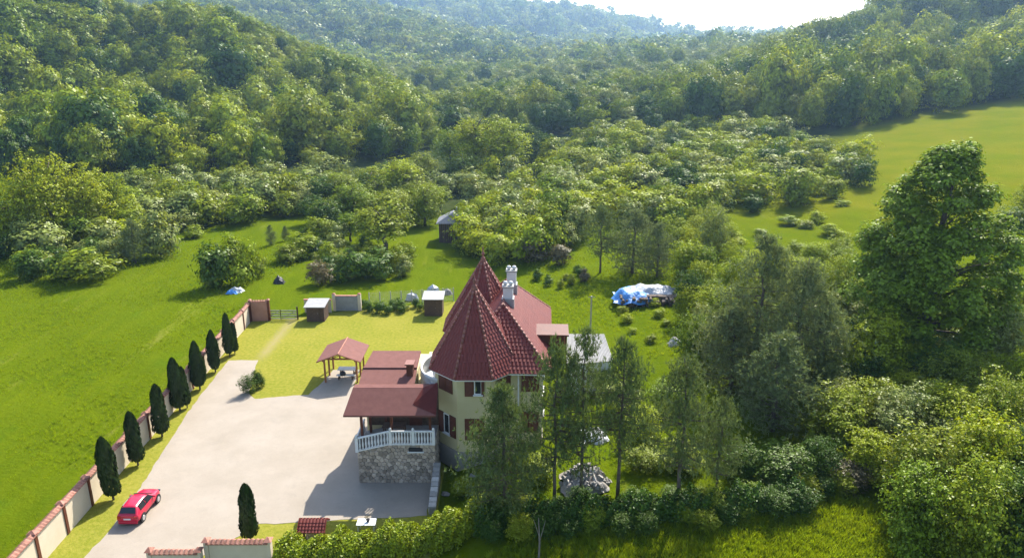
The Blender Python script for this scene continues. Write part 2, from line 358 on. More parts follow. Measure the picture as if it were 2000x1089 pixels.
def unit(g, n):
    a = g.normal(size=(n, 3)); return a / np.linalg.norm(a, axis=1, keepdims=True)
def crown(seed, n, z0=.12, z1=1.0, lumps=26, lump_r=(.13, .24), leaf=.05, shape='round', fill=.12, asp=.62, jit=.42, dw=.45, uw=.75):
    """leaf centres / normals of a crown about one metre wide and one metre high made of uneven clumps"""
    g = np.random.default_rng(seed); cz = (z0 + z1) / 2; rz = (z1 - z0) / 2
    C, Rr = [], []
    d = unit(g, lumps)
    for i in range(lumps):
        u = d[i].copy()
        if shape == 'round': k = g.uniform(.45, 1.08)
        else: k = g.uniform(.3, 1.0)
        lr = g.uniform(*lump_r)
        zz = u[2] * k
        w = 1.0
        if shape == 'dome': w = math.sqrt(max(.12, 1 - max(zz, -.25) ** 2)); u = u / (math.hypot(u[0], u[1]) + .35)
        if shape == 'cone': w = max(.16, .5 - .5 * zz)
        C.append((u[0] * k * (.5 - lr * .7) * w, u[1] * k * (.5 - lr * .7) * w, cz + zz * (rz - lr * .6))); Rr.append(lr * (.6 + .4 * w))
    C = np.array(C); Rr = np.array(Rr)
    per = 13; nt = max(6, n // per); pr = Rr ** 2 / (Rr ** 2).sum(); idx = g.choice(lumps, nt, p=pr)
    dirs = unit(g, nt); dirs[:, 2] += .22; dirs /= np.linalg.norm(dirs, axis=1, keepdims=True)
    rad = np.where(g.random(nt) < fill, g.random(nt), .76 + .40 * g.random(nt))
    Q = C[idx] + dirs * (Rr[idx] * rad)[:, None]                 # leafy tufts, each a flat spray of leaves
    P = np.repeat(Q, per, 0); D = np.repeat(dirs, per, 0); m = len(P); tr = leaf * np.repeat(g.uniform(.5, 1.15, nt), per)
    o = g.normal(size=(m, 3)) * tr[:, None]; o[:, 2] = o[:, 2] * .45 - .25 * np.hypot(o[:, 0], o[:, 1])
    P = P + o + D * (leaf * .25)
    N = D * dw + np.array((0, 0, uw)) + o / (leaf + 1e-9) * .25 + unit(g, m) * jit
    ln = leaf * g.uniform(.55, 1.2, m)
    return P, N, ln, ln * asp

# ------------------------------------------------------------------ the ground sheet
def axis(segs):
    out = [segs[0][0]]
    for a, b, s in segs: out += list(np.linspace(a, b, max(1, int(round((b - a) / s))) + 1)[1:])
    return np.array(out)
gx = axis([(-2300, -600, 40), (-600, -180, 10), (-180, -40, 3), (-40, 60, 1.0), (60, 220, 3), (220, 700, 12), (700, 2300, 40)])
gy = axis([(-150, 10, 20), (10, 110, 1.0), (110, 220, 2.2), (220, 420, 4), (420, 1900, 14), (1900, 2900, 60)])
XX, YY = np.meshgrid(gx, gy)
ZG = H(XX, YY)
kk = hills(XX, YY)
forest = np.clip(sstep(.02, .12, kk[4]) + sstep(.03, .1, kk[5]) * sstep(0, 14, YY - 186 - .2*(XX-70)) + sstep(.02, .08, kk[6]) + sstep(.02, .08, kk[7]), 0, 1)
far_meadow = sstep(20, 60, XX) * sstep(70, 110, YY)
bumps = (.10 * np.sin(XX * .9 + YY * .31) * np.sin(YY * .7 - XX * .2) + .16 * np.sin(XX * .31 + 2) * np.sin(YY * .27))
yard = sstep(-29.5, -28.6, XX) * (1 - sstep(0, 4, XX)) * sstep(28, 29, YY) * (1 - sstep(84, 88, YY))
ZG = ZG + bumps * (1 - yard) * (1 - .5 * forest)
V = np.stack([XX, YY, ZG], -1).reshape(-1, 3); ny, nx = XX.shape
ii = np.arange(ny * nx).reshape(ny, nx)
Fq = np.stack([ii[:-1, :-1], ii[:-1, 1:], ii[1:, 1:], ii[1:, :-1]], -1).reshape(-1, 4)
gm = bpy.data.meshes.new('ground'); gm.vertices.add(len(V)); gm.vertices.foreach_set('co', V.astype(np.float32).ravel())
gm.loops.add(4 * len(Fq)); gm.loops.foreach_set('vertex_index', Fq.astype(np.int32).ravel())
gm.polygons.add(len(Fq)); gm.polygons.foreach_set('loop_start', np.arange(0, 4 * len(Fq), 4, dtype=np.int32))
gm.polygons.foreach_set('use_smooth', np.ones(len(Fq), bool))
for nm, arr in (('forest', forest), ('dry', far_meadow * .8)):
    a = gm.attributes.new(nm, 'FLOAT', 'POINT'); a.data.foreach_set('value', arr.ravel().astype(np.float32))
gm.materials.append(M['ground']); gm.update(calc_edges=True); gm.validate()
structure('ground', gm, None)

def sheet(name, pts, z, m, t=.25):
    mb = MB(); mb.slab([(p[0], p[1], z) for p in pts], t); return structure(name, mb, m)
WX = lambda y: -27.15 - (y - 35) * .04          # line of the long plaster wall
sheet('lawn', [(WX(30) + .1, 30), (-4.7, 30), (-4.7, 83), (-18, 79.5), (-24.5, 76.6), (WX(76) + .1, 76)], .012, M['lawn'])
g_ = lambda px, py: tuple(at_h(px, py, .02))[:2]
drive = [(-25.6, 27), (-19.6, 27), (-19.6, 34.4), g_(440, 1062), g_(505, 1023), g_(832, 1006), (-5.3, 43.6), (-5.3, 46), (-10, 46), (-10.3, 57.5)]
drive += [g_(690, 752), g_(703, 722), g_(650, 722), g_(632, 744), g_(602, 770), g_(560, 773), g_(497, 779), g_(487, 772), g_(490, 745), g_(503, 703), g_(447, 703), g_(400, 760), g_(360, 815), g_(275, 950), g_(222, 1027)]
rg = random.Random(8); dr2 = []
for (x0, y0), (x1, y1) in zip(drive, drive[1:] + drive[:1]):
    k = max(1, int(math.hypot(x1-x0, y1-y0)/.5))
    for i in range(k):
        t = i/k; dr2.append((x0 + (x1-x0)*t + rg.uniform(-.07, .07), y0 + (y1-y0)*t + rg.uniform(-.07, .07)))
sheet('driveway', dr2, .03, M['paving'])

# ------------------------------------------------------------------ country house
HO = Vector((-2.58, 47.95, 0)); HR = R(-2.5)
house = thing('country_house', 'cream two-storey house with red tiled turret roofs and white chimneys', 'house', HO, HR)
def octo(ap, z, c=(0, 0)):
    r = ap / math.cos(math.pi / 8); return [Matrix.Rotation(-HR, 3, 'Z') @ q + Vector((c[0], c[1], 0)) for q in octo0(r, z)]
def octo0(r, z, c=(0, 0)):
    return [Vector((c[0] + r * math.sin(math.pi / 8 + k * math.pi / 4), c[1] - r * math.cos(math.pi / 8 + k * math.pi / 4), z)) for k in range(8)]
# octo()[7],[0] are the front facet's left and right corners
EAVE, APEX = 7.3, 12.8
T2 = (0.0, 7.2)
for c in ((0, 0), T2):
    mb = MB(); a = octo(2.78, .2, c); b = octo(2.78, EAVE + .1, c)
    mb.add(a + b, [(k, (k + 1) % 8, (k + 1) % 8 + 8, k + 8) for k in range(8)] + [tuple(range(8, 16))])
    obj('turret_wall', mb, M['plaster'], house)
    mb = MB(); a = octo(2.85, .1, c); b = octo(2.85, 1.62, c)
    mb.add(a + b, [(k, (k + 1) % 8, (k + 1) % 8 + 8, k + 8) for k in range(8)] + [tuple(range(8, 16))])
    obj('plinth', mb, M['mortar'], house)
mb = MB(); mb.box(-1.5, 4.75, -1.4, 11.0, .2, EAVE + .05); obj('wall', mb, M['plaster'], house)
mb = MB(); mb.box(-1.45, 4.82, -1.47, 11.07, .1, 1.6); obj('plinth', mb, M['mortar'], house)

tiles = MB()
def tile_facet(A, B, C, D=None, w=.27, gauge=.30):
    """courses of curved roof tiles on the facet A-B (eave) to C (apex) or D-C (ridge)"""
    A, B, C = Vector(A), Vector(B), Vector(C); D = Vector(D) if D is not None else C
    e = (B - A).normalized(); n = (B - A).cross(C - A).normalized()
    if n.z < 0: n = -n
    s = n.cross(e)
    if s.z < 0: s = -s
    Lt = (C - A).dot(s)
    r = 0
    while r * gauge < Lt - .12:
        v = r * gauge; f = (v + gauge * .4) / Lt
        l0 = ((D - A).dot(e)) * f; l1 = (B - A).length + ((C - B).dot(e)) * f
        k = int((l1 - l0) / w)
        st = l0 + (l1 - l0 - k * w) / 2
        for c in range(-1, k + 1):
            u0 = max(st + c * w, l0); u1 = min(st + (c + 1) * w, l1)
            if u1 - u0 < .05: continue
            vs = []
            for vv, lift in ((v - .05, .045), (v + gauge, .012)):
                for t_, hz in ((0, .0), (.33, .045), (.66, .045), (1, .0)):
                    vs.append(A + e * (u0 + (u1 - u0) * t_) + s * vv + n * (lift + hz))
            for t_ in (0, 1): vs.append(A + e * (u0 + (u1 - u0) * t_) + s * (v - .05) + n * -.01)
            tiles.add(vs, [(0, 1, 5, 4), (1, 2, 6, 5), (2, 3, 7, 6), (8, 9, 3, 2, 1, 0)])
        r += 1
rt_mb = MB(); rt_mb.tube([(0, 0, 0), (.36, 0, 0)], [.105, .085], 8)
ridge_me = rt_mb.mesh('ridge_tile', M['ridge'], True)
def ridge_run(A, B, parent, lift=.05):
    A, B = Vector(A), Vector(B); d = B - A; n = max(1, int(d.length / .33)); q = d.to_track_quat('X', 'Z').to_euler()
    for i in range(n):
        o = obj('ridge_tile', ridge_me, None, parent); o.location = A + d * (i / n) + Vector((0, 0, lift)); o.rotation_euler = q
for c in ((0, 0), T2):
    e = octo(3.12, EAVE - .05, c); ap = Vector((c[0], c[1], APEX))
    mb = MB(); mb.add(e + [ap], [(k, (k + 1) % 8, 8) for k in range(8)] + [tuple(range(7, -1, -1))]); obj('turret_roof', mb, M['tile'], house)
    for k in range(8): tile_facet(e[k], e[(k + 1) % 8], ap)
    for k in range(8): ridge_run(e[k], ap, house)
    mb = MB(); mb.lathe([(.16, -.1), (.18, .05), (.10, .12), (.06, .25), (.13, .36), (.13, .46), (.05, .56), (.03, .9), (.005, 1.0)], 10, ap)
    obj('finial', mb, M['ridge'], house, True)
    mb = MB(); a = octo(3.10, EAVE - .20, c); b = octo(3.10, EAVE - .07, c); a2 = octo(2.83, EAVE - .20, c)
    mb.add(a + b + a2, [(k, (k + 1) % 8, (k + 1) % 8 + 8, k + 8) for k in range(8)] + [(k + 16, (k + 1) % 8 + 16, (k + 1) % 8, k) for k in range(8)])
    obj('gutter', mb, M['white'], house)
RG = (1.85, 2.0, 10.85); RG2 = (1.85, 8.0, 10.85)
E0 = (-1.7, -2.0, EAVE - .03); E1 = (5.35, -2.0, EAVE - .03); E2 = (5.35, 11.5, EAVE - .03); E3 = (-1.7, 11.5, EAVE - .03)
mb = MB(); mb.add([E0, E1, E2, E3, RG, RG2], [(0, 1, 4), (1, 2, 5, 4), (2, 3, 5), (3, 0, 4, 5), (3, 2, 1, 0)]); obj('main_roof', mb, M['tile'], house)
tile_facet(E0, E1, RG); tile_facet(E1, E2, RG2, RG); tile_facet(E2, E3, RG2); tile_facet(E3, E0, RG, RG2)
for a, b in ((E1, RG), (E2, RG2), (E0, RG), (E3, RG2), (RG, RG2)): ridge_run(a, b, house)
to = obj('roof_tiles', tiles, M['tile'], house); to['kind'] = 'stuff'
mb = MB(); mb.box(-1.6, 5.32, -1.97, -1.87, EAVE - .2, EAVE - .04); mb.box(5.2, 5.32, -1.865, 11.4, EAVE - .2, EAVE - .04); obj('gutter', mb, M['white'], house)
mb = MB(); mb.tube([(3.1, -1.62, 1.5), (3.1, -1.62, EAVE - .22)], .055, 8); obj('downpipe', mb, M['white'], house)
# chimneys with two round cowls each
for (x, y, zt) in ((2.15, 3.3, 11.78), (2.25, 6.8, 11.95)):
    mb = MB(); mb.box(x - .36, x + .36, y - .36, y + .36, 9.9, zt); ch = obj('chimney', mb, M['chimney'], house, bevel=.02)
    mb = MB(); mb.box(x - .43, x + .43, y - .43, y + .43, zt + .003, zt + .12); obj('chimney_cap', mb, M['pale_roof'], ch)
    for s in (-.2, .2):
        mb = MB(); mb.lathe([(.09, .12), (.09, .18), (.16, .22), (.18, .31), (.13, .40), (.03, .44)], 12, (x + s, y, zt)); obj('cowl', mb, M['chimney'], ch, True)
    mb = MB(); mb.box(x - .45, x + .45, y - .45, y + .45, 9.95, 10.95); obj('chimney_flashing', mb, M['metal'], ch)
# windows and shutters on the turret
def facet_frame(k, ap=2.78, c=(0, 0)):
    e = octo(ap, 0, c); a, b = e[k - 1], e[k]
    ex = (b - a).normalized(); nn = Vector((ex.y, -ex.x, 0))
    return (a + b) / 2, ex, nn
def in_facet(o, k, x, z, off, c=(0, 0)):
    mid, ex, nn = facet_frame(k, 2.78, c); o.location = mid + ex * x + nn * off + Vector((0, 0, z)); o.rotation_euler = (0, 0, math.atan2(ex.y, ex.x))
def shutter(w, h):
    f = MB(); f.box(-w/2, w/2, -.035, 0, -h/2, h/2)
    o = obj('shutter', f, M['brown_wood'], house)
    for (x0, x1, z0, z1) in ((-w/2, -w/2+.07, -h/2, h/2), (w/2-.07, w/2, -h/2, h/2), (-w/2+.07, w/2-.07, h/2-.08, h/2), (-w/2+.07, w/2-.07, -h/2, -h/2+.08)):
        m_ = MB(); m_.box(x0, x1, -.06, -.037, z0, z1); obj('shutter_rail', m_, M['brown_wood'], o)
    n = int((h - .2) / .11)
    sl_ = MB()
    for i in range(n):
        z = -h/2 + .12 + i * .11; sl_.add([(-w/2+.08, -.037, z), (w/2-.08, -.037, z), (w/2-.08, -.058, z - .02), (-w/2+.08, -.058, z - .02), (-w/2+.08, -.037, z + .08), (w/2-.08, -.037, z + .08)], [(0, 3, 2, 1), (2, 3, 4, 5)])
    s_ = obj('shutter_slats', sl_, M['brown_wood'], o); s_['kind'] = 'stuff'
    return o
def window(w, h, bars=1):
    f = MB(); t = .07
    f.box(-w/2, -w/2+t, -.06, 0, -h/2, h/2); f.box(w/2-t, w/2, -.06, 0, -h/2, h/2); f.box(-w/2+t, w/2-t, -.06, 0, h/2-t, h/2); f.box(-w/2+t, w/2-t, -.06, 0, -h/2, -h/2+t)
    if bars: f.box(-.02, .02, -.055, -.005, -h/2+t, h/2-t)
    o = obj('window', f, M['white'], house)
    p = MB(); p.box(-w/2+t, w/2-t, -.03, -.02, -h/2+t, h/2-t); obj('pane', p, M['glass'], o)
    sb = MB(); sb.box(-w/2-.08, w/2+.08, -.16, .0, -h/2-.08, -h/2-.003); obj('sill', sb, M['white'], o)
    return o
# front facet (k=0), upper: window ajar between shutters; lower: shutters closed
in_facet(shutter(.62, 1.28), 0, -.32, 6.52, .012); in_facet(window(.52, 1.12, 0), 0, .28, 6.58, .012); in_facet(shutter(.20, 1.28), 0, .60, 6.52, .05)
in_facet(shutter(.66, 1.62), 0, -.34, 3.38, .012); in_facet(shutter(.66, 1.62), 0, .34, 3.38, .012)
in_facet(shutter(.70, 1.28), 7, -.36, 6.52, .012); in_facet(shutter(.70, 1.28), 7, .36, 6.52, .012)
in_facet(shutter(.55, 1.62), 7, -.55, 3.38, .02); in_facet(window(.60, 1.5, 0), 7, .03, 3.42, .012); in_facet(shutter(.62, 1.62), 7, .66, 3.38, .02)
in_facet(shutter(.66, 1.28), 1, -.34, 6.52, .012); in_facet(shutter(.66, 1.28), 1, .34, 6.52, .012)
# windows on the right side and front of the main block
for (y, z) in ((1.5, 6.2), (5.5, 6.2), (1.5, 3.2), (5.5, 3.2), (9, 3.2)):
    w_ = window(1.1, 1.3); w_.location = (4.76, y, z); w_.rotation_euler = (0, 0, R(90))
for z, hh in ((6.3, 1.3), (3.3, 1.6)):
    for x in (3.6, 4.22): o = shutter(.6, hh); o.location = (x, -1.405, z)
# flat topped timber dormer on the right hand slope
mb = MB(); mb.box(4.3, 6.5, 2.4, 4.3, 7.0, 8.35); dm = obj('dormer', mb, M['brown_wood'], house)
mb = MB(); mb.box(4.15, 6.65, 2.2, 4.5, 8.353, 8.47); obj('dormer_roof', mb, M['brown_wood'], dm)
for x in (4.5, 5.4, 6.3):
    mb = MB(); mb.box(x, x+.07, 2.34, 2.397, 7.3, 8.3); obj('dormer_post', mb, M['post_wood'], dm)
# white balcony bulging out between the two turrets, with balusters
bal = []
bc = Vector((-2.2, 1.1, 0)); br = 1.85
mb = MB(); arc = [(bc.x - br * math.cos(t), bc.y + 1.35 * br * math.sin(t)) for t in np.linspace(R(-80), R(80), 19)]
mb.slab([(x, y, 5.45) for x, y in arc], .25); obj('balcony_slab', mb, M['white'], house)
mb = MB()
for (x0, y0), (x1, y1) in zip(arc[:-1], arc[1:]): mb.tube([(x0, y0, 6.42), (x1, y1, 6.42)], .09, 6)
obj('balcony_rail', mb, M['white'], house)
bl = MB(); bl.lathe([(.06, 0), (.06, .06), (.04, .12), (.075, .32), (.065, .42), (.035, .6), (.05, .74), (.06, .78), (.06, .84)], 8)
bal_me = bl.mesh('baluster', M['white'], True)
for t in np.linspace(R(-78), R(78), 38):
    o = obj('baluster', bal_me, None, house); o.location = (bc.x - br * math.cos(t), bc.y + 1.35 * br * math.sin(t), 5.46); o.scale = (1.35, 1.35, 1.1)
# left wing below the felt roofs
mb = MB(); mb.box(-7.75, -4.35, -1.2, 2.2, .1, 6.05); obj('wing_wall', mb, M['plaster'], house)
mb = MB(); mb.box(-7.7, -4.35, 2.203, 6.7, .1, 4.9); mb.box(-4.347, -2.0, -1.1, 6.6, .1, 5.15); obj('wing_wall', mb, M['plaster'], house)

# ------------------------------------------------------------------ felt roofs of the wing (parts of the house) and the terrace
def felt(name, pts, t, parent):
    mb = MB(); mb.slab(pts, t); return obj(name, mb, M['felt'], parent)
inv = (Matrix.Translation(HO) @ Matrix.Rotation(HR, 4, 'Z')).inverted()
def L_(x, y, z): return tuple(inv @ Vector((x, y, z)))
f1 = felt('wing_roof', [L_(-10.6, 45.9, 6.22), L_(-6.75, 45.9, 6.22), L_(-6.75, 47.8, 6.72), L_(-10.6, 47.8, 6.72)], .14, house)
f2 = felt('wing_roof', [L_(-10.55, 47.9, 6.80), L_(-6.75, 47.9, 6.80), L_(-6.75, 50.2, 7.08), L_(-10.3, 50.2, 7.08)], .14, house)
mb = MB(); mb.tube([L_(-10.6, 47.85, 6.76), L_(-6.75, 47.85, 6.76)], .07, 6); obj('roof_edge_strip', mb, M['felt'], house)
mb = MB(); mb.tube([L_(-10.3, 50.22, 7.05), L_(-6.75, 50.22, 7.05)], .05, 6); obj('roof_edge_strip', mb, M['coping'], house)
mb = MB(); p_ = L_(-7.15, 47.3, 0); mb.box(p_[0]-.22, p_[0]+.22, p_[1]-.3, p_[1]+.3, 6.2, 7.35); st = obj('flue', mb, M['brown_wood'], house)
mb = MB(); mb.box(p_[0]-.32, p_[0]+.32, p_[1]-.4, p_[1]+.4, 7.353, 7.45); obj('flue_cap', mb, M['ridge'], st)

TX0, TX1, TY0, TY1, TZ = -10.45, -5.2, 43.85, 46.6, 2.95
ter = thing('terrace', 'raised stone terrace with white balustrade and red felt canopy beside turret', 'terrace', (TX0, TY0, 0))
def T(x, y, z): return (x - TX0, y - TY0, z)
mb = MB(); mb.add([T(TX0, TY0+.05, 0), T(TX1-.05, TY0+.05, 0), T(TX1-.05, TY1, 0), T(TX0, TY1, 0), T(TX0, TY0+.05, 2.45), T(-8.25, TY0+.05, TZ), T(TX1-.05, TY0+.05, TZ), T(TX1-.05, TY1, TZ), T(-8.25, TY1, TZ), T(TX0, TY1, 2.45)],
   [(0, 1, 6, 5, 4), (1, 2, 7, 6), (2, 3, 9, 8, 7), (3, 0, 4, 9), (4, 5, 8, 9), (5, 6, 7, 8), (3, 2, 1, 0)])
obj('stone_base', mb, M['mortar'], ter)
def clip(poly, a, n):           # keep side where (p-a).n <= 0
    out = []
    for i in range(len(poly)):
        p, q = poly[i], poly[(i + 1) % len(poly)]
        dp = (p[0]-a[0])*n[0] + (p[1]-a[1])*n[1]; dq = (q[0]-a[0])*n[0] + (q[1]-a[1])*n[1]
        if dp <= 0: out.append(p)
        if (dp < 0) != (dq < 0) and dp != dq:
            t = dp / (dp - dq); out.append((p[0] + t*(q[0]-p[0]), p[1] + t*(q[1]-p[1])))
    return out
def stones(W, Hh, s, seed, skip=lambda x, z: False):
    g = random.Random(seed); nx_, nz_ = int(W / s), int(Hh / (s * .86)); pts = []
    for j in range(nz_):
        for i in range(nx_):
            pts.append(((i + .5 + .25 * (j % 2) * 2 - .25 + g.uniform(-.3, .3)) * W / nx_, (j + .5 + g.uniform(-.28, .28)) * Hh / nz_))
    res = []
    for i, p in enumerate(pts):
        if skip(*p): continue
        poly = [(0, 0), (W, 0), (W, Hh), (0, Hh)]
        for j, q in enumerate(pts):
            if i == j or abs(p[0]-q[0]) > 3*s or abs(p[1]-q[1]) > 3*s: continue
            poly = clip(poly, ((p[0]+q[0])/2, (p[1]+q[1])/2), (q[0]-p[0], q[1]-p[1]))
            if len(poly) < 3: break
        if len(poly) >= 3: res.append(poly)
    return res, g
def stone_obj(poly, g, frame, parent):
    cx = sum(p[0] for p in poly) / len(poly); cz = sum(p[1] for p in poly) / len(poly); d = g.uniform(.05, .11)
    a = [(cx + (p[0]-cx)*.93, cz + (p[1]-cz)*.93) for p in poly]; b = [(cx + (p[0]-cx)*.74, cz + (p[1]-cz)*.74) for p in poly]; n = len(poly)
    mb = MB(); mb.add([frame(x - 0, 0, z) for x, z in a] + [frame(x, d*.7, z) for x, z in a] + [frame(x, d, z) for x, z in b],
        [(i, (i+1) % n, (i+1) % n + n, i + n) for i in range(n)] + [(i+n, (i+1) % n + n, (i+1) % n + 2*n, i + 2*n) for i in range(n)] + [tuple(range(2*n, 3*n))])
    obj('stone', mb, M['stone'], parent)
def slope_top(x): return 2.45 + (TZ - 2.45) * min(1, x / 2.2)
ps, g0 = stones(TX1 - TX0, TZ, .30, 3, lambda x, z: z > slope_top(x) - .05 or (3.35 < x < 4.55 and 2.35 < z < 2.78))
for p in ps: stone_obj(p, g0, lambda x, d, z: (x, .05 - d, z), ter)
ps, g0 = stones(TY1 - TY0 - .05, TZ, .34, 5)
for p in ps: stone_obj(p, g0, lambda x, d, z: (TX1 - TX0 - .05 + d, x + .05, z), ter)
mb = MB(); mb.box(3.48, 4.42, -.06, .06, 2.44, 2.70); vt = obj('vent', mb, M['black'], ter)
mb = MB(); mb.box(3.40, 4.50, -.10, .04, 2.36, 2.438); obj('vent_sill', mb, M['white'], vt)
def run(x0, z0, x1, z1, n):
    mb = MB(); mb.tube([(x0, -.02, z0 + .97), (x1, -.02, z1 + .97)], .075, 8); obj('handrail', mb, M['white'], ter)
    mb = MB(); mb.add([(x0, -.11, z0), (x1, -.11, z1), (x1, .09, z1), (x0, .09, z0), (x0, -.11, z0+.08), (x1, -.11, z1+.08), (x1, .09, z1+.08), (x0, .09, z0+.08)], [(0,3,2,1),(4,5,6,7),(0,1,5,4),(1,2,6,5),(2,3,7,6),(3,0,4,7)]); obj('bottom_rail', mb, M['white'], ter)
    for i in range(n):
        t = (i + .5) / n; o = obj('baluster', bal_me, None, ter); o.location = (x0 + t*(x1-x0), -.02, z0 + t*(z1-z0) + .08)
        o.scale = (1, 1, .98)
run(0.1, 2.47, 2.2, TZ + .02, 10); run(2.38, TZ + .02, 3.75, TZ + .02, 7); run(3.9, TZ + .02, 5.1, TZ + .02, 6)
for x, z in ((.0, 2.40), (2.29, TZ), (3.82, TZ), (5.18, TZ)):
    mb = MB(); mb.box(x-.10, x+.10, -.12, .08, z, z+1.06); ps_ = obj('balustrade_post', mb, M['white'], ter, bevel=.01)
    mb = MB(); mb.lathe([(.07, 1.063), (.10, 1.14), (.06, 1.25), (.01, 1.28)], 8, (x, -.02, z)); obj('post_ball', mb, M['white'], ps_, True)
def run_y(x, y0, y1, z, n):
    mb = MB(); mb.tube([(x, y0, z + .97), (x, y1, z + .97)], .075, 8); obj('handrail', mb, M['white'], ter)
    for i in range(n):
        o = obj('baluster', bal_me, None, ter); o.location = (x, y0 + (i + .5) / n * (y1 - y0), z + .02)
run_y(.02, .1, 2.6, 2.47, 12)
for (x, y, zb) in ((.35, .25, 2.5), (.5, 2.4, 2.5), (1.6, 2.45, TZ), (2.35, .3, TZ), (4.95, .25, TZ)):
    mb = MB(); mb.box(x-.08, x+.08, y-.08, y+.08, zb, 5.72 if y < 1 else 6.3); obj('canopy_post', mb, M['brown_wood'], ter)
mb = MB(); mb.box(0.2, 5.1, .18, .32, 5.38, 5.54); obj('canopy_beam', mb, M['brown_wood'], ter)
felt('canopy_roof', [T(-11.1, 43.3, 5.40), T(-5.0, 43.3, 5.40), T(-5.0, 45.1, 6.52), T(-10.75, 45.1, 6.52)], .12, ter)
felt('canopy_ridge', [T(-10.75, 45.1, 6.53), T(-5.0, 45.1, 6.53), T(-5.2, 45.6, 6.57), T(-10.7, 45.6, 6.57)], .12, ter)
mb = MB(); mb.add([T(-6.6, 44.0, 5.86), T(-5.0, 43.32, 5.43), T(-5.0, 45.08, 6.95), T(-6.0, 45.1, 6.56)], [(0, 1, 2), (0, 2, 3), (0, 3, 2, 1)]); obj('canopy_valley', mb, M['tile'], ter)
mb = MB(); mb.box(.3, 5.3, 2.72, 2.80, TZ, 6.1); bw = obj('back_wall', mb, M['dark_wood'], ter)
mb = MB(); mb.box(3.2, 4.1, 2.66, 2.715, TZ, 5.1); obj('door', mb, M['brown_wood'], ter)
tb = thing('terrace_table', 'dark wooden table under the terrace canopy', 'table', T(0, 0, 0)); tb.location = (-8.1, 45.2, TZ)
mb = MB(); mb.box(-.8, .8, -.4, .4, .70, .76); obj('tabletop', mb, M['dark_wood'], tb)
for sx in (-.7, .7):
    for sy in (-.32, .32):
        mb = MB(); mb.box(sx-.04, sx+.04, sy-.04, sy+.04, 0, .698); obj('leg', mb, M['dark_wood'], tb)
# low stone retaining wall that runs from the terrace corner towards the hedge
rw = thing('retaining_wall', 'low rough stone retaining wall along the right edge of paving', 'wall', (-5.25, 40.2, 0))
mb = MB(); mb.add([(-.02, 0, 0), (.35, 0, 0), (.35, 3.6, 0), (-.02, 3.6, 0), (-.02, 0, .45), (.35, 0, .45), (.35, 3.6, 1.5), (-.02, 3.6, 1.5)], [(0,3,2,1),(4,5,6,7),(0,1,5,4),(1,2,6,5),(2,3,7,6),(3,0,4,7)]); obj('core', mb, M['mortar'], rw)
ps, g0 = stones(3.6, 1.5, .34, 9, lambda x, z: z > .45 + x / 3.6 * 1.05 - .08)
for p in ps: stone_obj(p, g0, lambda x, d, z: (-.02 - d, x, z), rw)
for i in range(9):
    g0r = random.Random(i); mb = MB(); y = i * .4; z = .45 + (y + .2) / 3.6 * 1.05
    mb.add([(-.08, y, z-.03), (.42, y, z-.03), (.42, y+.37, z+.08), (-.08, y+.37, z+.08), (-.06, y+.02, z+.09), (.40, y+.02, z+.08), (.40, y+.35, z+.2), (-.06, y+.35, z+.19)], [(0,3,2,1),(4,5,6,7),(0,1,5,4),(1,2,6,5),(2,3,7,6),(3,0,4,7)]); obj('capstone', mb, M['pale_stone'], rw)

# pale roofed annex to the right of the house
ax = thing('annex', 'low annex with pale corrugated roof right of the house', 'annex', (0, 0, 0))
A0, A1, A2, A3 = at_h(1108, 652, 5.2), at_h(1180, 652, 5.0), at_h(1198, 705, 4.4), at_h(1105, 712, 4.6)
mb = MB()
nn_ = 30
for i in range(nn_):
    f0, f1_ = i / nn_, (i + 1) / nn_
    for a, b, dz in ((f0, (f0 + f1_) / 2, (0, .05)), ((f0 + f1_) / 2, f1_, (.05, 0))):
        p = [A3.lerp(A2, a), A3.lerp(A2, b), A0.lerp(A1, b), A0.lerp(A1, a)]
        mb.add([p[0] + Vector((0, 0, dz[0])), p[1] + Vector((0, 0, dz[1])), p[2] + Vector((0, 0, dz[1])), p[3] + Vector((0, 0, dz[0]))], [(0, 1, 2, 3)])
obj('corrugated_roof', mb, M['pale_roof'], ax)
ins = lambda p, k: p.lerp((A0 + A1 + A2 + A3) / 4, k)
mb = MB(); q = [ins(p, .08) for p in (A3, A2, A1, A0)]
mb.add([Vector((p.x, p.y, 1.0)) for p in q] + [p - Vector((0, 0, .08)) for p in q], [(0, 1, 5, 4), (1, 2, 6, 5), (2, 3, 7, 6), (3, 0, 4, 7), (4, 5, 6, 7)]); obj('wall', mb, M['white'], ax)

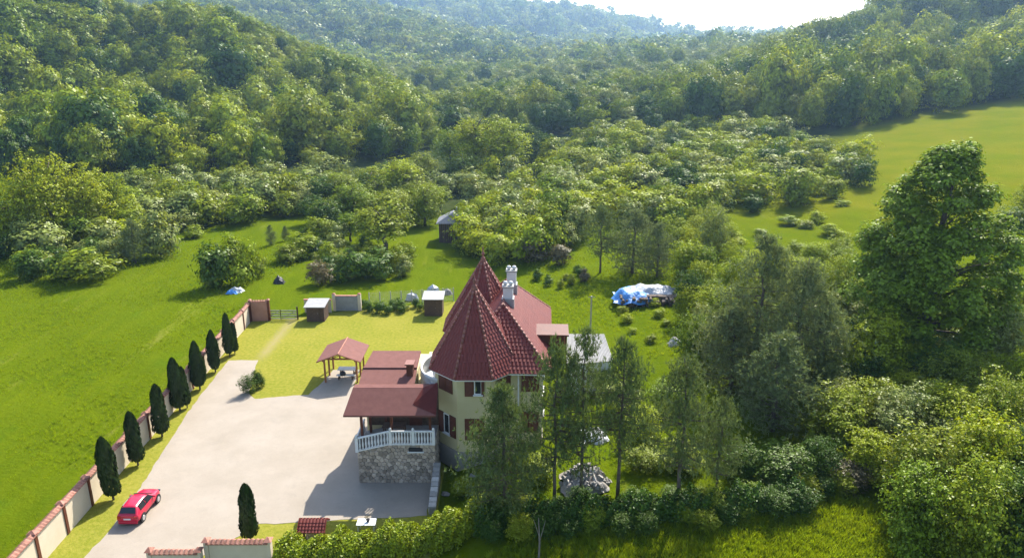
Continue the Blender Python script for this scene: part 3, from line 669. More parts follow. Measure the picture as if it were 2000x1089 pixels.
# ------------------------------------------------------------------ plaster walls with tiled coping
ct_mb = MB(); ct_mb.add([(-.125, -.24, -.05), (.125, -.24, -.05), (.125, 0, .09), (-.125, 0, .09), (-.125, .24, -.05), (.125, .24, -.05), (-.125, -.24, -.09), (.125, -.24, -.09), (0, -.245, .0), (0, .245, 0), (0, 0, .13)],
    [(0, 8, 10, 3), (8, 1, 2, 10), (3, 10, 9, 4), (10, 2, 5, 9), (6, 7, 1, 8, 0)])
cop_me = ct_mb.mesh('coping_tile', M['coping'])
def plaster_wall(name, pts, h, label, posts=True, tile_parts=True, postmat='brown_wood', panelmat='wallplaster', th=.11):
    """pts: base points of the posts, in order"""
    t = thing(name, label, 'wall', (pts[0][0], pts[0][1], 0)); o0 = Vector((pts[0][0], pts[0][1], 0))
    P = [Vector((p[0], p[1], 0)) - o0 for p in pts]
    for a, b in zip(P[:-1], P[1:]):
        d = (b - a); L = d.length; d = d / L; n = Vector((-d.y, d.x, 0)); rz = math.atan2(d.y, d.x)
        mb = MB(); mb.box(.12, L - .12, -th, th, -.1, h); o = obj('panel', mb, M[panelmat], t); o.location = a; o.rotation_euler = (0, 0, rz)
        k = max(1, int(L / .25))
        for i in range(k):
            o = obj('coping_tile', cop_me, None, t); o.location = a + d * ((i + .5) * L / k) + Vector((0, 0, h + .085)); o.rotation_euler = (0, 0, rz)
    if posts:
        for i, p in enumerate(P):
            d = (P[min(i + 1, len(P) - 1)] - P[max(i - 1, 0)]).normalized(); rz = math.atan2(d.y, d.x)
            mb = MB(); mb.box(-.12, .12, -.17, .17, -.1, h + .16); o = obj('post', mb, M[postmat], t); o.location = p; o.rotation_euler = (0, 0, rz)
            mb = MB(); mb.add([(-.2, -.27, h+.163), (.2, -.27, h+.163), (.2, .27, h+.163), (-.2, .27, h+.163), (0, 0, h+.34)], [(0, 3, 2, 1), (0, 1, 4), (1, 2, 4), (2, 3, 4), (3, 0, 4)]); c = obj('cap', mb, M['coping'], o)
    return t
ys = [29.6 + 2.9 * i for i in range(16)]
plaster_wall('plaster_wall', [(WX(y), y) for y in ys] + [(-28.85, 75.4)], 2.0, 'long cream plaster wall with red coping beside the row of cypresses')
plaster_wall('plaster_wall', [(-28.7, 75.75), (-26.75, 75.9)], 2.25, 'short terracotta wall at the far corner beside the back gate', panelmat='terracotta')
# front wall at the bottom edge: lower bay on the left, taller bay on the right
FA, FB, FC = at_h(292, 1075, 2.0), at_h(403, 1057, 2.3), at_h(524, 1058, 2.3)
w1 = plaster_wall('front_wall', [(FA.x, FA.y), (FB.x - .3, FA.y + .02)], 1.9, 'lower bay of the front wall with terracotta coping at bottom edge', postmat='wallplaster')
w2 = plaster_wall('front_wall', [(FB.x, FB.y), (FC.x, FB.y + .02)], 2.25, 'taller bay of the front wall with pale infill beside the hedge', postmat='wallplaster')

# ------------------------------------------------------------------ gazebo and picnic table
gz = thing('gazebo', 'open timber gazebo with brown gabled roof on the lawn', 'gazebo', (-15.25, 59.9, 0))
for x in (-1.42, 1.42):
    for y in (0, 1.5, 3.0):
        mb = MB(); mb.box(x-.07, x+.07, y-.07, y+.07, 0, 2.2); obj('post', mb, M['post_wood'], gz)
    mb = MB(); mb.box(x-.07, x+.07, -.5, 3.3, 2.203, 2.34); obj('plate_beam', mb, M['post_wood'], gz)
for y in (0, 3.0):
    mb = MB(); mb.box(-1.35, 1.35, y-.06, y+.06, 2.21, 2.33); obj('tie_beam', mb, M['post_wood'], gz)
    mb = MB(); mb.box(-.06, .06, y-.06, y+.06, 2.333, 2.85); obj('king_post', mb, M['post_wood'], gz)
    for s in (-1, 1):
        mb = MB(); mb.tube([(s*1.85, y, 2.17), (0, y, 2.9)], .06, 4); obj('rafter', mb, M['post_wood'], gz)
        mb = MB(); mb.tube([(s*.7, y, 2.33), (s*.06, y, 2.6)], .04, 4); obj('brace', mb, M['post_wood'], gz)
for s in (-1, 1):
    q = [(0, -.6, 2.98), (0, 3.4, 2.98), (s*1.95, 3.4, 2.24), (s*1.95, -.6, 2.24)]
    if s > 0: q = q[::-1]
    felt('roof', q, .07, gz)
    mb = MB(); mb.tube([(s*1.97, -.6, 2.2), (0, -.6, 2.95)], .05, 4); obj('barge_board', mb, M['post_wood'], gz)
mb = MB(); mb.tube([(0, -.6, 3.0), (0, 3.4, 3.0)], .06, 6); obj('ridge_cap', mb, M['coping'], gz)
pt = thing('picnic_table', 'white topped picnic table with dark benches under the gazebo', 'table', (-15.0, 61.2, .03))
mb = MB(); mb.box(-.8, .8, -.38, .38, .74, .80); obj('tabletop', mb, M['white'], pt)
for s in (-.6, .6):
    mb = MB(); mb.tube([(s, -.5, 0), (s, .25, .74)], .05, 4); mb.tube([(s, .5, 0), (s, -.25, .74)], .05, 4); obj('trestle', mb, M['dark_wood'], pt)
for s in (-.75, .75):
    mb = MB(); mb.box(-.8, .8, s-.15, s+.15, .42, .47); bn = obj('bench_seat', mb, M['brown_wood'] if s > 0 else M['white'], pt)
    for x in (-.6, .6):
        mb = MB(); mb.box(x-.04, x+.04, s-.1, s+.1, 0, .418); obj('bench_leg', mb, M['dark_wood'], pt)
bq = thing('barbecue', 'round black barbecue on legs standing in front of picnic table', 'barbecue', (-15.2, 60.3, .03))
mb = MB(); mb.lathe([(.05, .45), (.22, .52), (.28, .66), (.24, .82), (.08, .92), (.02, .95)], 14); obj('bowl', mb, M['black'], bq, True)
for a in range(3):
    mb = MB(); mb.tube([(.12*math.cos(a*2.1), .12*math.sin(a*2.1), .52), (.28*math.cos(a*2.1), .28*math.sin(a*2.1), 0)], .018, 5); obj('leg', mb, M['metal'], bq)

# ------------------------------------------------------------------ red car
def ring_car(sts):
    vs, fs = [], []
    for x, zl, zm, zb, zt, wl, wm, wb, wt in sts:
        half = [(wl, zl), (wm, zm), (wb, zb), (wt, zt - .03), (wt * .5, zt)]
        r = [(x, -w, z) for w, z in half] + [(x, w, z) for w, z in half[::-1]]
        vs += r
    n = 10
    for i in range(len(sts) - 1):
        for j in range(n): fs.append((i*n + j, i*n + (j+1) % n, (i+1)*n + (j+1) % n, (i+1)*n + j))
    fs += [tuple(range(n-1, -1, -1)), tuple(range((len(sts)-1)*n, len(sts)*n))]
    return vs, fs
ST_ = [(0, .42, .6, .80, .86, .62, .74, .70, .60), (.06, .26, .55, .90, .97, .70, .83, .78, .66), (.14, .24, .55, .95, 1.03, .72, .85, .80, .64), (.50, .22, .55, .98, 1.43, .74, .86, .81, .53),
       (.62, .22, .55, .98, 1.46, .74, .86, .81, .54), (1.7, .2, .55, .97, 1.50, .74, .86, .82, .56), (2.15, .2, .55, .96, 1.44, .74, .86, .82, .54), (2.85, .2, .55, .95, 1.03, .74, .86, .80, .66), (3.0, .2, .55, .92, .99, .74, .86, .79, .66),
       (3.5, .22, .55, .86, .94, .72, .83, .72, .60), (3.84, .26, .5, .74, .80, .60, .70, .58, .46), (3.96, .36, .5, .60, .66, .42, .52, .42, .32)]
CP = at_h(247, 1029, .03); CF = at_h(285, 985, .03)
car = thing('parked_car', 'red hatchback car parked on pale paving by the plaster wall', 'car', (CP.x + .1, CP.y + .05, .03), R(90))
cs = .83
vs, fs = ring_car(ST_); mb = MB(); mb.add(vs, fs); body = obj('body', mb, M['car_red'], car, True)
sb = body.modifiers.new('sub', 'SUBSURF'); sb.levels = 2; sb.render_levels = 2
def patch(name, quad, m, parent, off=.012):
    a, b, c, d = [Vector(p) for p in quad]; n = (b - a).cross(d - a).normalized()
    mb = MB(); q = [p + n*off for p in (a, b, c, d)] + [p - n*.05 for p in (a, b, c, d)]
    mb.add(q, [(0, 1, 2, 3), (0, 4, 5, 1), (1, 5, 6, 2), (2, 6, 7, 3), (3, 7, 4, 0)]); return obj(name, mb, m, parent)
patch('rear_window', [(.135, .60, 1.06), (.135, -.60, 1.06), (.44, -.50, 1.38), (.44, .50, 1.38)], M['glass'], car, .035)
patch('windscreen', [(2.80, -.60, 1.05), (2.80, .60, 1.05), (2.22, .50, 1.40), (2.22, -.50, 1.40)], M['glass'], car, .03)
for s in (1, -1):
    for (a, b, c, d) in (((.62, 1.03), (1.45, 1.01), (1.45, 1.41), (.68, 1.38)), ((1.53, 1.01), (2.55, 1.01), (2.15, 1.36), (1.53, 1.42))):
        yy = lambda z: .795 - (z - 1.0) * .56
        q = [(p[0], -s * yy(p[1]), p[1]) for p in (a, b, c, d)]
        patch('side_window', q if s > 0 else q[::-1], M['glass'], car, .02)
    for x in (.72, 3.12):
        mb = MB(); mb.lathe([(.30, -.10), (.32, -.07), (.32, .07), (.30, .10)], 20); w_ = obj('wheel', mb, M['rubber'], car, True); w_.location = (x, s*.76, .32); w_.rotation_euler = (R(90), 0, 0)
        mb = MB(); mb.lathe([(.20, -.115), (.21, -.09), (.21, .09), (.20, .115)], 14); obj('rim', mb, M['alloy'], w_)
        mb = MB(); mb.lathe([(.37, -.02), (.37, .02)], 20); ar = obj('wheel_arch', mb, M['rubber'], car); ar.location = (x, s*.845, .36); ar.rotation_euler = (R(90), 0, 0)
    mb = MB(); mb.box(-.02, .1, s*.58 - .13, s*.58 + .13, .72, .90); obj('tail_light', mb, M['red_lens'], car)
    mb = MB(); mb.box(3.72, 3.90, s*.56 - .13, s*.56 + .13, .62, .72); obj('headlight', mb, M['glass'], car)
    mb = MB(); mb.box(2.42, 2.58, s*.90 - .10, s*.90 + .10, .98, 1.10); obj('wing_mirror', mb, M['car_red'], car, bevel=.03)
mb = MB(); mb.box(-.03, .02, -.26, .26, .60, .71); obj('number_plate', mb, M['white'], car)
mb = MB(); mb.box(-.01, .1, -.72, .72, .24, .44); obj('bumper', mb, M['car_red'], car, bevel=.04)
car.scale = (cs, cs, cs)

# ------------------------------------------------------------------ small garden things
wl = thing('garden_well', 'small wooden garden well with red tiled roof beside the hedge', 'well', at_h(614, 1046, .02))
mb = MB(); mb.lathe([(.5, 0), (.5, .6), (.42, .6), (.42, .3)], 12); obj('well_ring', mb, M['stone'], wl)
for s in (-.62, .62):
    mb = MB(); mb.box(s-.05, s+.05, -.05, .05, 0, 1.15); obj('post', mb, M['brown_wood'], wl)
tiles_bak = tiles; tiles = MB()
for s in (-1, 1):
    a, b, c, d = (-.85, s*.62, .72), (.85, s*.62, .72), (.85, 0, 1.22), (-.85, 0, 1.22)
    if s > 0: a, b, c, d = b, a, d, c
    mb = MB(); mb.add([a, b, c, d], [(0, 1, 2, 3)]); mb.slab([a, b, c, d], .05); obj('roof', mb, M['brown_wood'], wl)
    tile_facet(a, b, c, d, .2, .2)
o = obj('roof_tiles', tiles, M['tile'], wl); o['kind'] = 'stuff'; tiles = tiles_bak
gt = thing('garden_table', 'small white garden table standing at the paving edge by the hedge', 'table', at_h(717, 1036, .02))
mb = MB(); mb.box(-.58, .58, -.36, .36, .62, .67); obj('tabletop', mb, M['white'], gt, bevel=.02)
for sx in (-.48, .48):
    for sy in (-.28, .28):
        mb = MB(); mb.box(sx-.03, sx+.03, sy-.03, sy+.03, 0, .618); obj('leg', mb, M['white'], gt)
fp = thing('flower_pot', 'dark flower pot with twigs standing on white garden table', 'plant pot', at_h(717, 1036, .02) + Vector((.1, 0, .672)))
mb = MB(); mb.lathe([(.08, 0), (.12, .16), (.13, .17)], 10); obj('pot', mb, M['black'], fp)
P_, N_, l_, w_2 = crown(77, 90, leaf=.16); me = leaf_mesh('pot_plant', P_*.45 + np.array((0, 0, .1)), N_, l_*.5, w_2*.4, M['brown'], 1); obj('foliage', me, None, fp)

def shed(name, px0, px1, pyb, pyt, dep, label, wallm, roofm, slope=.25, planks=True):
    a, b = at_h(px0, pyb, .01), at_h(px1, pyb, .01); w = b.x - a.x
    z = top_z(a, pyt) ; z = max(z, 1.6)
    t = thing(name, label, 'shed', (a.x, a.y, 0))
    mb = MB(); mb.box(.03, w-.03, .03, dep, 0, z-.05); obj('core', mb, M['black'], t)
    n = max(4, int(w / .3))
    pm = MB(); pm.box(0, w/n - .02, 0, .028, 0, z-.06); pme = pm.mesh('plank', wallm)
    for i in range(n): o = obj('plank', pme, None, t); o.location = (i*w/n, 0, 0)
    n2 = max(4, int(dep / .3)); pm = MB(); pm.box(0, .028, .03, dep/n2 + .01, 0, z-.06); pme = pm.mesh('plank', wallm)
    for i in range(n2):
        for xx in (-.0, w - .027):
            o = obj('plank', pme, None, t); o.location = (xx, i*dep/n2, 0)
    mb = MB(); mb.slab([(-.2, -.3, z), (w+.2, -.3, z), (w+.2, dep+.2, z+slope), (-.2, dep+.2, z+slope)], .07); obj('roof', mb, roofm, t)
    mb = MB(); mb.box(w*.3, w*.3+.75, -.03, -.002, .02, min(1.8, z-.15)); d = obj('door', mb, wallm, t)
    mb = MB(); mb.lathe([(.03, 0), (.03, .05)], 6, (w*.3+.65, -.04, .95)); obj('door_knob', mb, M['metal'], d)
    return t
shed('garden_shed', 600, 634, 628, 598, 1.9, 'small dark shed with pale flat roof next to the back gate', M['dark_wood'], M['pale_roof'])
shed('garden_shed', 829, 864, 617, 583, 1.9, 'brown wooden shed with pale roof nearest to the house', M['post_wood'] if False else M['dark_wood'], M['pale_roof'])
# dark hut among the trees
hp = hit(858, 476); hq = hit(888, 478)
hut = thing('timber_hut', 'dark grey timber hut with grey roof among the orchard trees', 'hut', (hp.x, hp.y, hp.z))
w = 4.2; z = top_z(hp, 436) - hp.z
mb = MB(); mb.box(0, w, 0, 4, -.3, z); obj('wall', mb, M['grey_roof'], hut)
for i in range(14):
    mb = MB(); mb.box(i*.3 + .02, i*.3 + .28, -.03, -.002, -.3, z - .05); obj('plank', mb, M['dark_wood'], hut)
mb = MB(); mb.add([(-.4, -.4, z), (w+.4, -.4, z), (w+.4, 4.4, z), (-.4, 4.4, z), (w*.5, 1.2, z+1.5), (w*.5, 2.8, z+1.5)], [(0, 1, 4), (1, 2, 5, 4), (2, 3, 5), (3, 0, 4, 5), (3, 2, 1, 0)]); rf = obj('roof', mb, M['grey_roof'], hut)
mb = MB(); mb.box(w*.6, w*.6+.25, 2.6, 2.85, z+.8, z+2.0); obj('flue', mb, M['metal'], rf)

# back boundary: field gate, white wall panel, wire fence
ga, gb = at_h(516, 624, 0), at_h(582, 624, 0)
gate = thing('field_gate', 'low pale double field gate with dark posts at the back corner', 'gate', (ga.x, ga.y, 0)); w = gb.x - ga.x
for x in (0, w/2, w):
    mb = MB(); mb.tube([(x, 0, 0), (x, 0, 1.55 if x != w/2 else 1.2)], .09 if x != w/2 else .05, 8); obj('gate_post', mb, M['dark_wood'], gate)
for x0, x1 in ((.12, w/2 - .08), (w/2 + .08, w - .12)):
    for z in (.15, .45, .75, 1.05):
        mb = MB(); mb.box(x0, x1, -.02, .02, z-.06, z+.06); obj('gate_board', mb, M['pale_roof'], gate)
    mb = MB(); mb.tube([(x0, -.03, .15), (x1, -.03, 1.05)], .03, 4); obj('gate_brace', mb, M['pale_roof'], gate)
wa, wb_ = at_h(652, 606, 0), at_h(706, 605, 0)
ww = thing('white_wall', 'pale plastered wall panel between two capped pillars behind lawn', 'wall', (wa.x, wa.y, 0)); w = wb_.x - wa.x
mb = MB(); mb.box(.3, w-.3, -.1, .1, 0, 1.75); obj('panel', mb, M['pale_roof'], ww)
for x in (.12, w-.12):
    mb = MB(); mb.box(x-.18, x+.18, -.19, .19, 0, 1.95); pl = obj('pillar', mb, M['wallplaster'], ww)
    mb = MB(); mb.lathe([(.2, 1.953), (.24, 2.0), (.12, 2.1), (.02, 2.14)], 8, (x, 0, 0)); obj('pillar_cap', mb, M['coping'], pl)
mb = MB(); mb.box(.3, w-.3, -.16, .16, 1.753, 1.83); obj('coping', mb, M['coping'], ww)
w3a = at_h(586, 622, 0); w3b = at_h(650, 607, 0)
lw = thing('low_wall', 'low pale garden wall behind the dark shed by the gate', 'wall', (w3a.x, w3a.y + .8, 0))
mb = MB(); mb.box(0, w3b.x - w3a.x, 1.2, 1.42, 0, 1.5); obj('panel', mb, M['wallplaster'], lw)
mb = MB(); mb.box(-.05, w3b.x - w3a.x + .05, 1.12, 1.5, 1.503, 1.58); obj('coping', mb, M['coping'], lw)
fa, fb = at_h(722, 598, 0), at_h(886, 588, 0)
fn = thing('garden_fence', 'grey mesh garden fence with posts behind the dark green hedge', 'fence', (fa.x, fa.y, 0)); d = fb - fa; nP = 8
for i in range(nP + 1):
    p = d * (i / nP); mb = MB(); mb.tube([p, p + Vector((0, 0, 1.7))], .06, 6); obj('fence_post', mb, M['conc'], fn)
wr = MB()
for k in range(1, 11): wr.tube([Vector((0, 0, k*.16)), d + Vector((0, 0, k*.16))], .008, 3, False)
for k in range(int(d.length / .25)): p = d * (k*.25/d.length); wr.tube([p, p + Vector((0, 0, 1.65))], .008, 3, False)
o = obj('wire_mesh', wr, M['metal'], fn); o['kind'] = 'stuff'
for i, (px, pyb, s) in enumerate(((805, 585, 1.0), (846, 572, 1.2), (874, 574, .8))):
    p = at_h(px, pyb, 0); mb = MB(); g = random.Random(i)
    vs = []; 
    for a in range(9): vs.append((math.cos(a*.7)*.8*s*g.uniform(.8, 1.1), math.sin(a*.7)*.5*s*g.uniform(.8, 1.1), 0))
    for a in range(9): vs.append((math.cos(a*.7)*.55*s*g.uniform(.8, 1.1), math.sin(a*.7)*.35*s, .7*s*g.uniform(.8, 1.1)))
    vs.append((0, 0, .95*s)); mb.add(vs, [(a, (a+1) % 9, (a+1) % 9 + 9, a + 9) for a in range(9)] + [(a+9, (a+1) % 9 + 9, 18) for a in range(9)])
    o = obj('covered_heap', mb, M['white_tarp'] if i != 2 else M['pale_stone']); o.location = p
    tag(o, ('small white sheeted heap left of the brown shed', 'larger white sheeted heap behind the brown shed roof', 'small grey heap right of the brown shed')[i], 'heap')

def draped(name, label, cat, loc, a, b, h, m, seed, rz=0, n=22):
    """a crumpled sheet thrown over a heap"""
    g = np.random.default_rng(seed); mb = MB(); vs = []
    ph = g.uniform(0, 6, 6)
    for j in range(n):
        for i in range(n):
            x = (i/(n-1)*2-1); y = (j/(n-1)*2-1); r = (abs(x)**3 + abs(y)**3) ** (1/3)
            z = h * max(0, 1 - r**2.6) * (.8 + .2*math.sin(3.1*x + ph[0])*math.cos(2.3*y + ph[1])) + .07*h*math.sin(9*x + 4*y + ph[2]) + .06*h*math.sin(11*y - 5*x + ph[3]) + g.uniform(-.02, .02)*h
            vs.append((x*a*(1 + .08*math.sin(5*y + ph[4])), y*b*(1 + .08*math.sin(4*x + ph[5])), max(z, -.1)))
    mb.add(vs, [(j*n+i, j*n+i+1, (j+1)*n+i+1, (j+1)*n+i) for j in range(n-1) for i in range(n-1)])
    return mb
tp = hit(1262, 590)
tw = thing('tarpaulin_heap', 'woodpile under blue and white tarpaulins on grass right of the house', 'woodpile', (tp.x, tp.y, tp.z), R(-6))
o = obj('blue_tarpaulin', draped('', '', '', None, 2.3, 1.9, 1.35, M['blue_tarp'], 1), M['blue_tarp'], tw, True); o.location = (-1.3, .1, .35)
o = obj('white_tarpaulin', draped('', '', '', None, 2.5, 1.7, .95, M['white_tarp'], 2), M['white_tarp'], tw, True); o.location = (.7, 1.3, .8)
lg = random.Random(4)
log = MB(); log.tube([(0, -.6, 0), (0, .6, 0)], .13, 7); log_me = log.mesh('log', M['bark'])
for i in range(70):
    x = lg.uniform(-2.8, 3.0); zz = .14 + .24 * int(lg.uniform(0, 4)); o = obj('log', log_me, None, tw); o.location = (x, -1.15 + lg.uniform(-.12, .12), zz); o.rotation_euler = (0, 0, lg.uniform(-.06, .06))
mb = MB(); mb.box(-2.9, 3.1, -.9, 1.6, 0, 1.0); obj('stack', mb, M['bark'], tw)
p = hit(462, 571)
o = obj('tarpaulin_bundle', draped('', '', '', None, 1.0, .7, .85, M['white_tarp'], 5), M['white_tarp'], None, True); o.location = p; tag(o, 'small white and blue bundle lying on the meadow beside dark bush', 'bundle')
mb = draped('', '', '', None, .75, .5, .5, None, 6); c = obj('blue_sheet', mb, M['blue_tarp'], o, True); c.location = (-.3, -.45, .12)
p = hit(545, 553)
o = obj('compost_mound', draped('', '', '', None, .75, .7, .95, M['black'], 8), M['black'], None, True); o.location = p; tag(o, 'small dark mound on the meadow right of the white bundle', 'mound')
p = hit(1318, 673)
o = obj('grey_boulder', draped('', '', '', None, .6, .5, .8, M['conc'], 9), M['conc'], None, True); o.location = p; tag(o, 'lone grey boulder on grass left of the dark pines', 'boulder')
# tall pole on the grass behind the annex
p = hit(1153, 650); hz = top_z(p, 578) - p.z
pole = thing('pole', 'tall thin grey pole on grass behind the pale annex roof', 'pole', p)
mb = MB(); mb.tube([(0, 0, -.2), (0, 0, hz)], [.09, .07], 8); obj('shaft', mb, M['metal'], pole)
mb = MB(); mb.tube([(-.35, 0, hz - .1), (.35, 0, hz - .1)], .035, 5); obj('crossbar', mb, M['metal'], pole)
# pale rubble heap and white slab in the garden behind the front pines
p = hit(1143, 945); g = random.Random(12)
rub = thing('rubble_heap', 'rounded heap of pale rubble stones behind the front pines', 'heap', p)
rb = []
for k in range(4):
    mb = MB(); v = []
    for t in range(10):
        a = Vector((g.gauss(0, 1), g.gauss(0, 1), g.gauss(0, 1))).normalized() * g.uniform(.75, 1.1); v.append(a)
    bmx = bmesh.new(); [bmx.verts.new(q) for q in v]; bmesh.ops.convex_hull(bmx, input=bmx.verts); me = bpy.data.meshes.new('rubble_stone'); bmx.to_mesh(me); bmx.free(); me.materials.append(M['pale_stone']); rb.append(me)
for i in range(150):
    a = g.uniform(0, 6.28); r = math.sqrt(g.random()) ; o = obj('rubble_stone', rb[i % 4], None, rub)
    o.location = (1.55*r*math.cos(a), 1.3*r*math.sin(a), 1.15*max(0, 1 - r*r) + .05); s = g.uniform(.16, .34); o.scale = (s, s*.9, s*.75); o.rotation_euler = (g.random()*6, g.random()*6, g.random()*6)
mb = draped('', '', '', None, 1.5, 1.3, 1.05, None, 14); obj('heap_core', mb, M['mortar'], rub, True)
p = hit(1160, 852)
o = obj('white_sheet', draped('', '', '', None, 1.0, 1.1, .7, M['white_tarp'], 15), M['white_tarp'], None, True); o.location = p; tag(o, 'bright white sheet lying in the garden behind pine trunks', 'sheet')
for i, (px, py, s) in enumerate(((898, 948, .45), (925, 938, .35), (868, 960, .3))):
    o = obj('garden_stone', rb[i], None); o.location = at_h(px, py, .25); o.scale = (s*1.4, s, s*.7); o.location.z = float(H(o.location.x, o.location.y)) + s*.3
    tag(o, ('larger pale stone in the shaded bed below the turret', 'small pale stone nearest the dark tree below the turret', 'small pale stone beside the retaining wall')[i], 'stone')

# ------------------------------------------------------------------ plant prototypes
def protos(base, n_leaf, leaf, shapes, seeds, mats, **kw):
    out = {k: [] for k in mats}
    for sh, sd in zip(shapes, seeds):
        P, N, ln, wd = crown(sd, n_leaf, shape=sh, leaf=leaf, **kw); me = leaf_mesh(base, P, N, ln, wd, M[mats[0]], sd)
        out[mats[0]].append(me)
        for k in mats[1:]: out[k].append(remat(me, M[k], base))
    return out
LM = ['bright', 'mid', 'dark', 'grey', 'olive', 'brown']
WOOD = protos('tree_crown', 4300, .060, ['round', 'dome', 'round', 'dome', 'round', 'cone', 'cone'], [11, 12, 13, 14, 15, 16, 17], LM[:5], lumps=19, z0=.02, lump_r=(.11, .27), fill=.12, jit=.25, dw=1.0, uw=.35)
SHM = protos('shrub_crown', 2600, .075, ['dome', 'round', 'dome', 'round'], [21, 22, 23, 24], LM, lumps=15, z0=-.05, lump_r=(.13, .27), fill=.12, jit=.28, dw=.9, uw=.45)
SHN = protos('shrub_crown', 11000, .034, ['dome', 'round', 'dome', 'round'], [31, 32, 33, 34], LM, lumps=44, z0=-.05, lump_r=(.09, .24), fill=.3, jit=.5)
FARP = protos('far_crown', 400, .17, ['round', 'dome', 'round'], [41, 42, 43], LM[:5], lumps=10, z0=0, jit=.2, dw=1.0, uw=.3)
TREEC = protos('tree_crown', 3600, .050, ['round', 'dome', 'round'], [51, 52, 53], LM[:5], lumps=34, z0=.22, lump_r=(.11, .2), fill=.2)

def trunk_mesh(name, seed, h=1.0, r=.03, top=.75, limbs=7, spread=.32, m='bark'):
    g = random.Random(seed); mb = MB(); pts = [Vector((0, 0, -.03))]
    for i in range(1, 7): pts.append(Vector((g.uniform(-.015, .015), g.uniform(-.015, .015), top*h*i/6)))
    mb.tube(pts, [r*1.25, r, r*.85, r*.7, r*.52, r*.35, r*.12], 8)
    for i in range(limbs):
        z = h*top*g.uniform(.3, .9); a = g.uniform(0, 6.28); e = Vector((math.cos(a)*spread*g.uniform(.6, 1), math.sin(a)*spread*g.uniform(.6, 1), z + g.uniform(.12, .3)))
        s = Vector((0, 0, z)); mid = s.lerp(e, .5) + Vector((0, 0, .03)); mb.tube([s, mid, e], [r*.45, r*.28, r*.06], 6)
    return mb.mesh(name, M[m], True)
TRUNK = [trunk_mesh('trunk', i, m='bark') for i in range(3)]
NPL = [0]
def size_at(px, by, ty, w):
    P = hit(px, by); return P, max(.6, top_z(P, ty) - P.z), w / FPX * depth(P)
def shrub(px, by, ty, w, kind, label, group=None, near=False, name='shrub', cat='shrub', loc=None, dims=None):
    NPL[0] += 1; g = random.Random(NPL[0])
    if loc is None: P, h, ww_ = size_at(px, by, ty, w)
    else: P, (h, ww_) = loc, dims
    me = g.choice((SHN if near else SHM)[kind]); o = obj(name, me, None)
    put(o, P - Vector((0, 0, .05*h)), g.uniform(0, 6.28), (ww_*g.uniform(.95, 1.1), ww_*g.uniform(.9, 1.1), h*1.05)); return tag(o, label, cat, group)
def tree(px, by, ty, w, kind, label, group=None, name='tree', crown_set=None, loc=None, dims=None):
    NPL[0] += 1; g = random.Random(NPL[0])
    if loc is None: P, h, ww_ = size_at(px, by, ty, w)
    else: P, (h, ww_) = loc, dims
    t = thing(name, label, 'tree', P, g.uniform(0, 6.28), group); t.scale = (ww_, ww_, h)
    obj('crown', g.choice((crown_set or TREEC)[kind]), None, t); obj('trunk', g.choice(TRUNK), None, t); return t

# cypress (thuja) columns
def thuja_mesh(seed, n=5200):
    g = np.random.default_rng(seed); z = g.random(n) ** .9; a = g.random(n) * 6.283
    prof = np.interp(z, [0, .05, .15, .45, .7, .88, .97, 1], [.26, .42, .5, .49, .42, .29, .15, .04])
    lump = 1 + .13*np.sin(a*2 + z*7 + seed*1.7) + .10*np.sin(a*5 - z*17 + seed) + .07*np.sin(a*9 + z*41)
    r = prof*lump*np.where(g.random(n) < .25, g.uniform(.5, 1, n), g.uniform(.88, 1.06, n))
    P = np.stack([r*np.cos(a), r*np.sin(a), .10 + .90*z], 1)
    N = np.stack([np.cos(a), np.sin(a), np.full(n, .25)], 1) + .55*unit(g, n)
    N /= np.linalg.norm(N, axis=1, keepdims=True)
    T_ = np.array((0, 0, 1.0)) + .35*unit(g, n); T_ -= (T_*N).sum(1, keepdims=True)*N; T_ /= np.linalg.norm(T_, axis=1, keepdims=True); B_ = np.cross(N, T_)
    ln = g.uniform(.03, .06, n)[:, None]/2*1.2; wd = g.uniform(.05, .11, n)[:, None]/2
    V_ = np.stack([P - T_*ln, P + B_*wd, P + T_*ln*1.3, P - B_*wd], 1).reshape(-1, 3)
    return quad_mesh('cypress_crown', V_, M['thuja'], g.random(n))
THU = [thuja_mesh(k) for k in range(1, 7)]
cyt = MB(); cyt.tube([(0, 0, -.02), (0, 0, .5)], [.07, .04], 8); CYT = cyt.mesh('trunk', M['bark'], True)
ORD = ['nearest', 'second', 'third', 'fourth', 'fifth', 'sixth', 'farthest']
CY = [(222, 975, 856, 44), (270, 908, 806, 36), (317, 852, 751, 36), (352, 802, 699, 36), (391, 760, 667, 32), (421, 726, 645, 28), (449, 696, 613, 26)]
def cypress(px, by, ty, w, label, i, group='columnar cypresses'):
    P = at_h(px, by, .01); h = top_z(P, ty); ww_ = w/FPX*depth(P)
    t = thing('cypress_tree', label, 'tree', P, i*1.3, group); cg = random.Random(px); t.scale = (ww_*cg.uniform(.68, .80), ww_*cg.uniform(.68, .80), h); t.rotation_euler = (cg.uniform(-.03, .03), cg.uniform(-.03, .03), i*1.3); obj('crown', THU[i % 6], None, t); obj('trunk', CYT, None, t)
for i, c in enumerate(CY): cypress(*c, 'dark columnar cypress along the plaster wall, %s of the row' % ORD[i], i)
cypress(366, 796, 716, 22, 'slim cypress pressed against the fourth cypress of the wall row', 2)
cypress(459, 690, 630, 18, 'slim cypress pressed against the farthest cypress of the wall row', 1)
cypress(489, 1056, 948, 42, 'lone dark cypress standing on grass behind the front wall', 1)

# bush on the paving corner (three joined rounded clumps)
for i, (px, by, ty, w, k, lb) in enumerate(((486, 768, 728, 36, 'dark', 'clipped round bush at lawn tip, front left of the clump'), (505, 758, 716, 30, 'dark', 'clipped round bush at lawn tip, taller one behind the clump'), (513, 755, 730, 16, 'dark', 'smallest clipped bush at the right of lawn tip clump'))):
    shrub(px, by, ty, w, k, lb, near=True, name='bush', cat='bush')

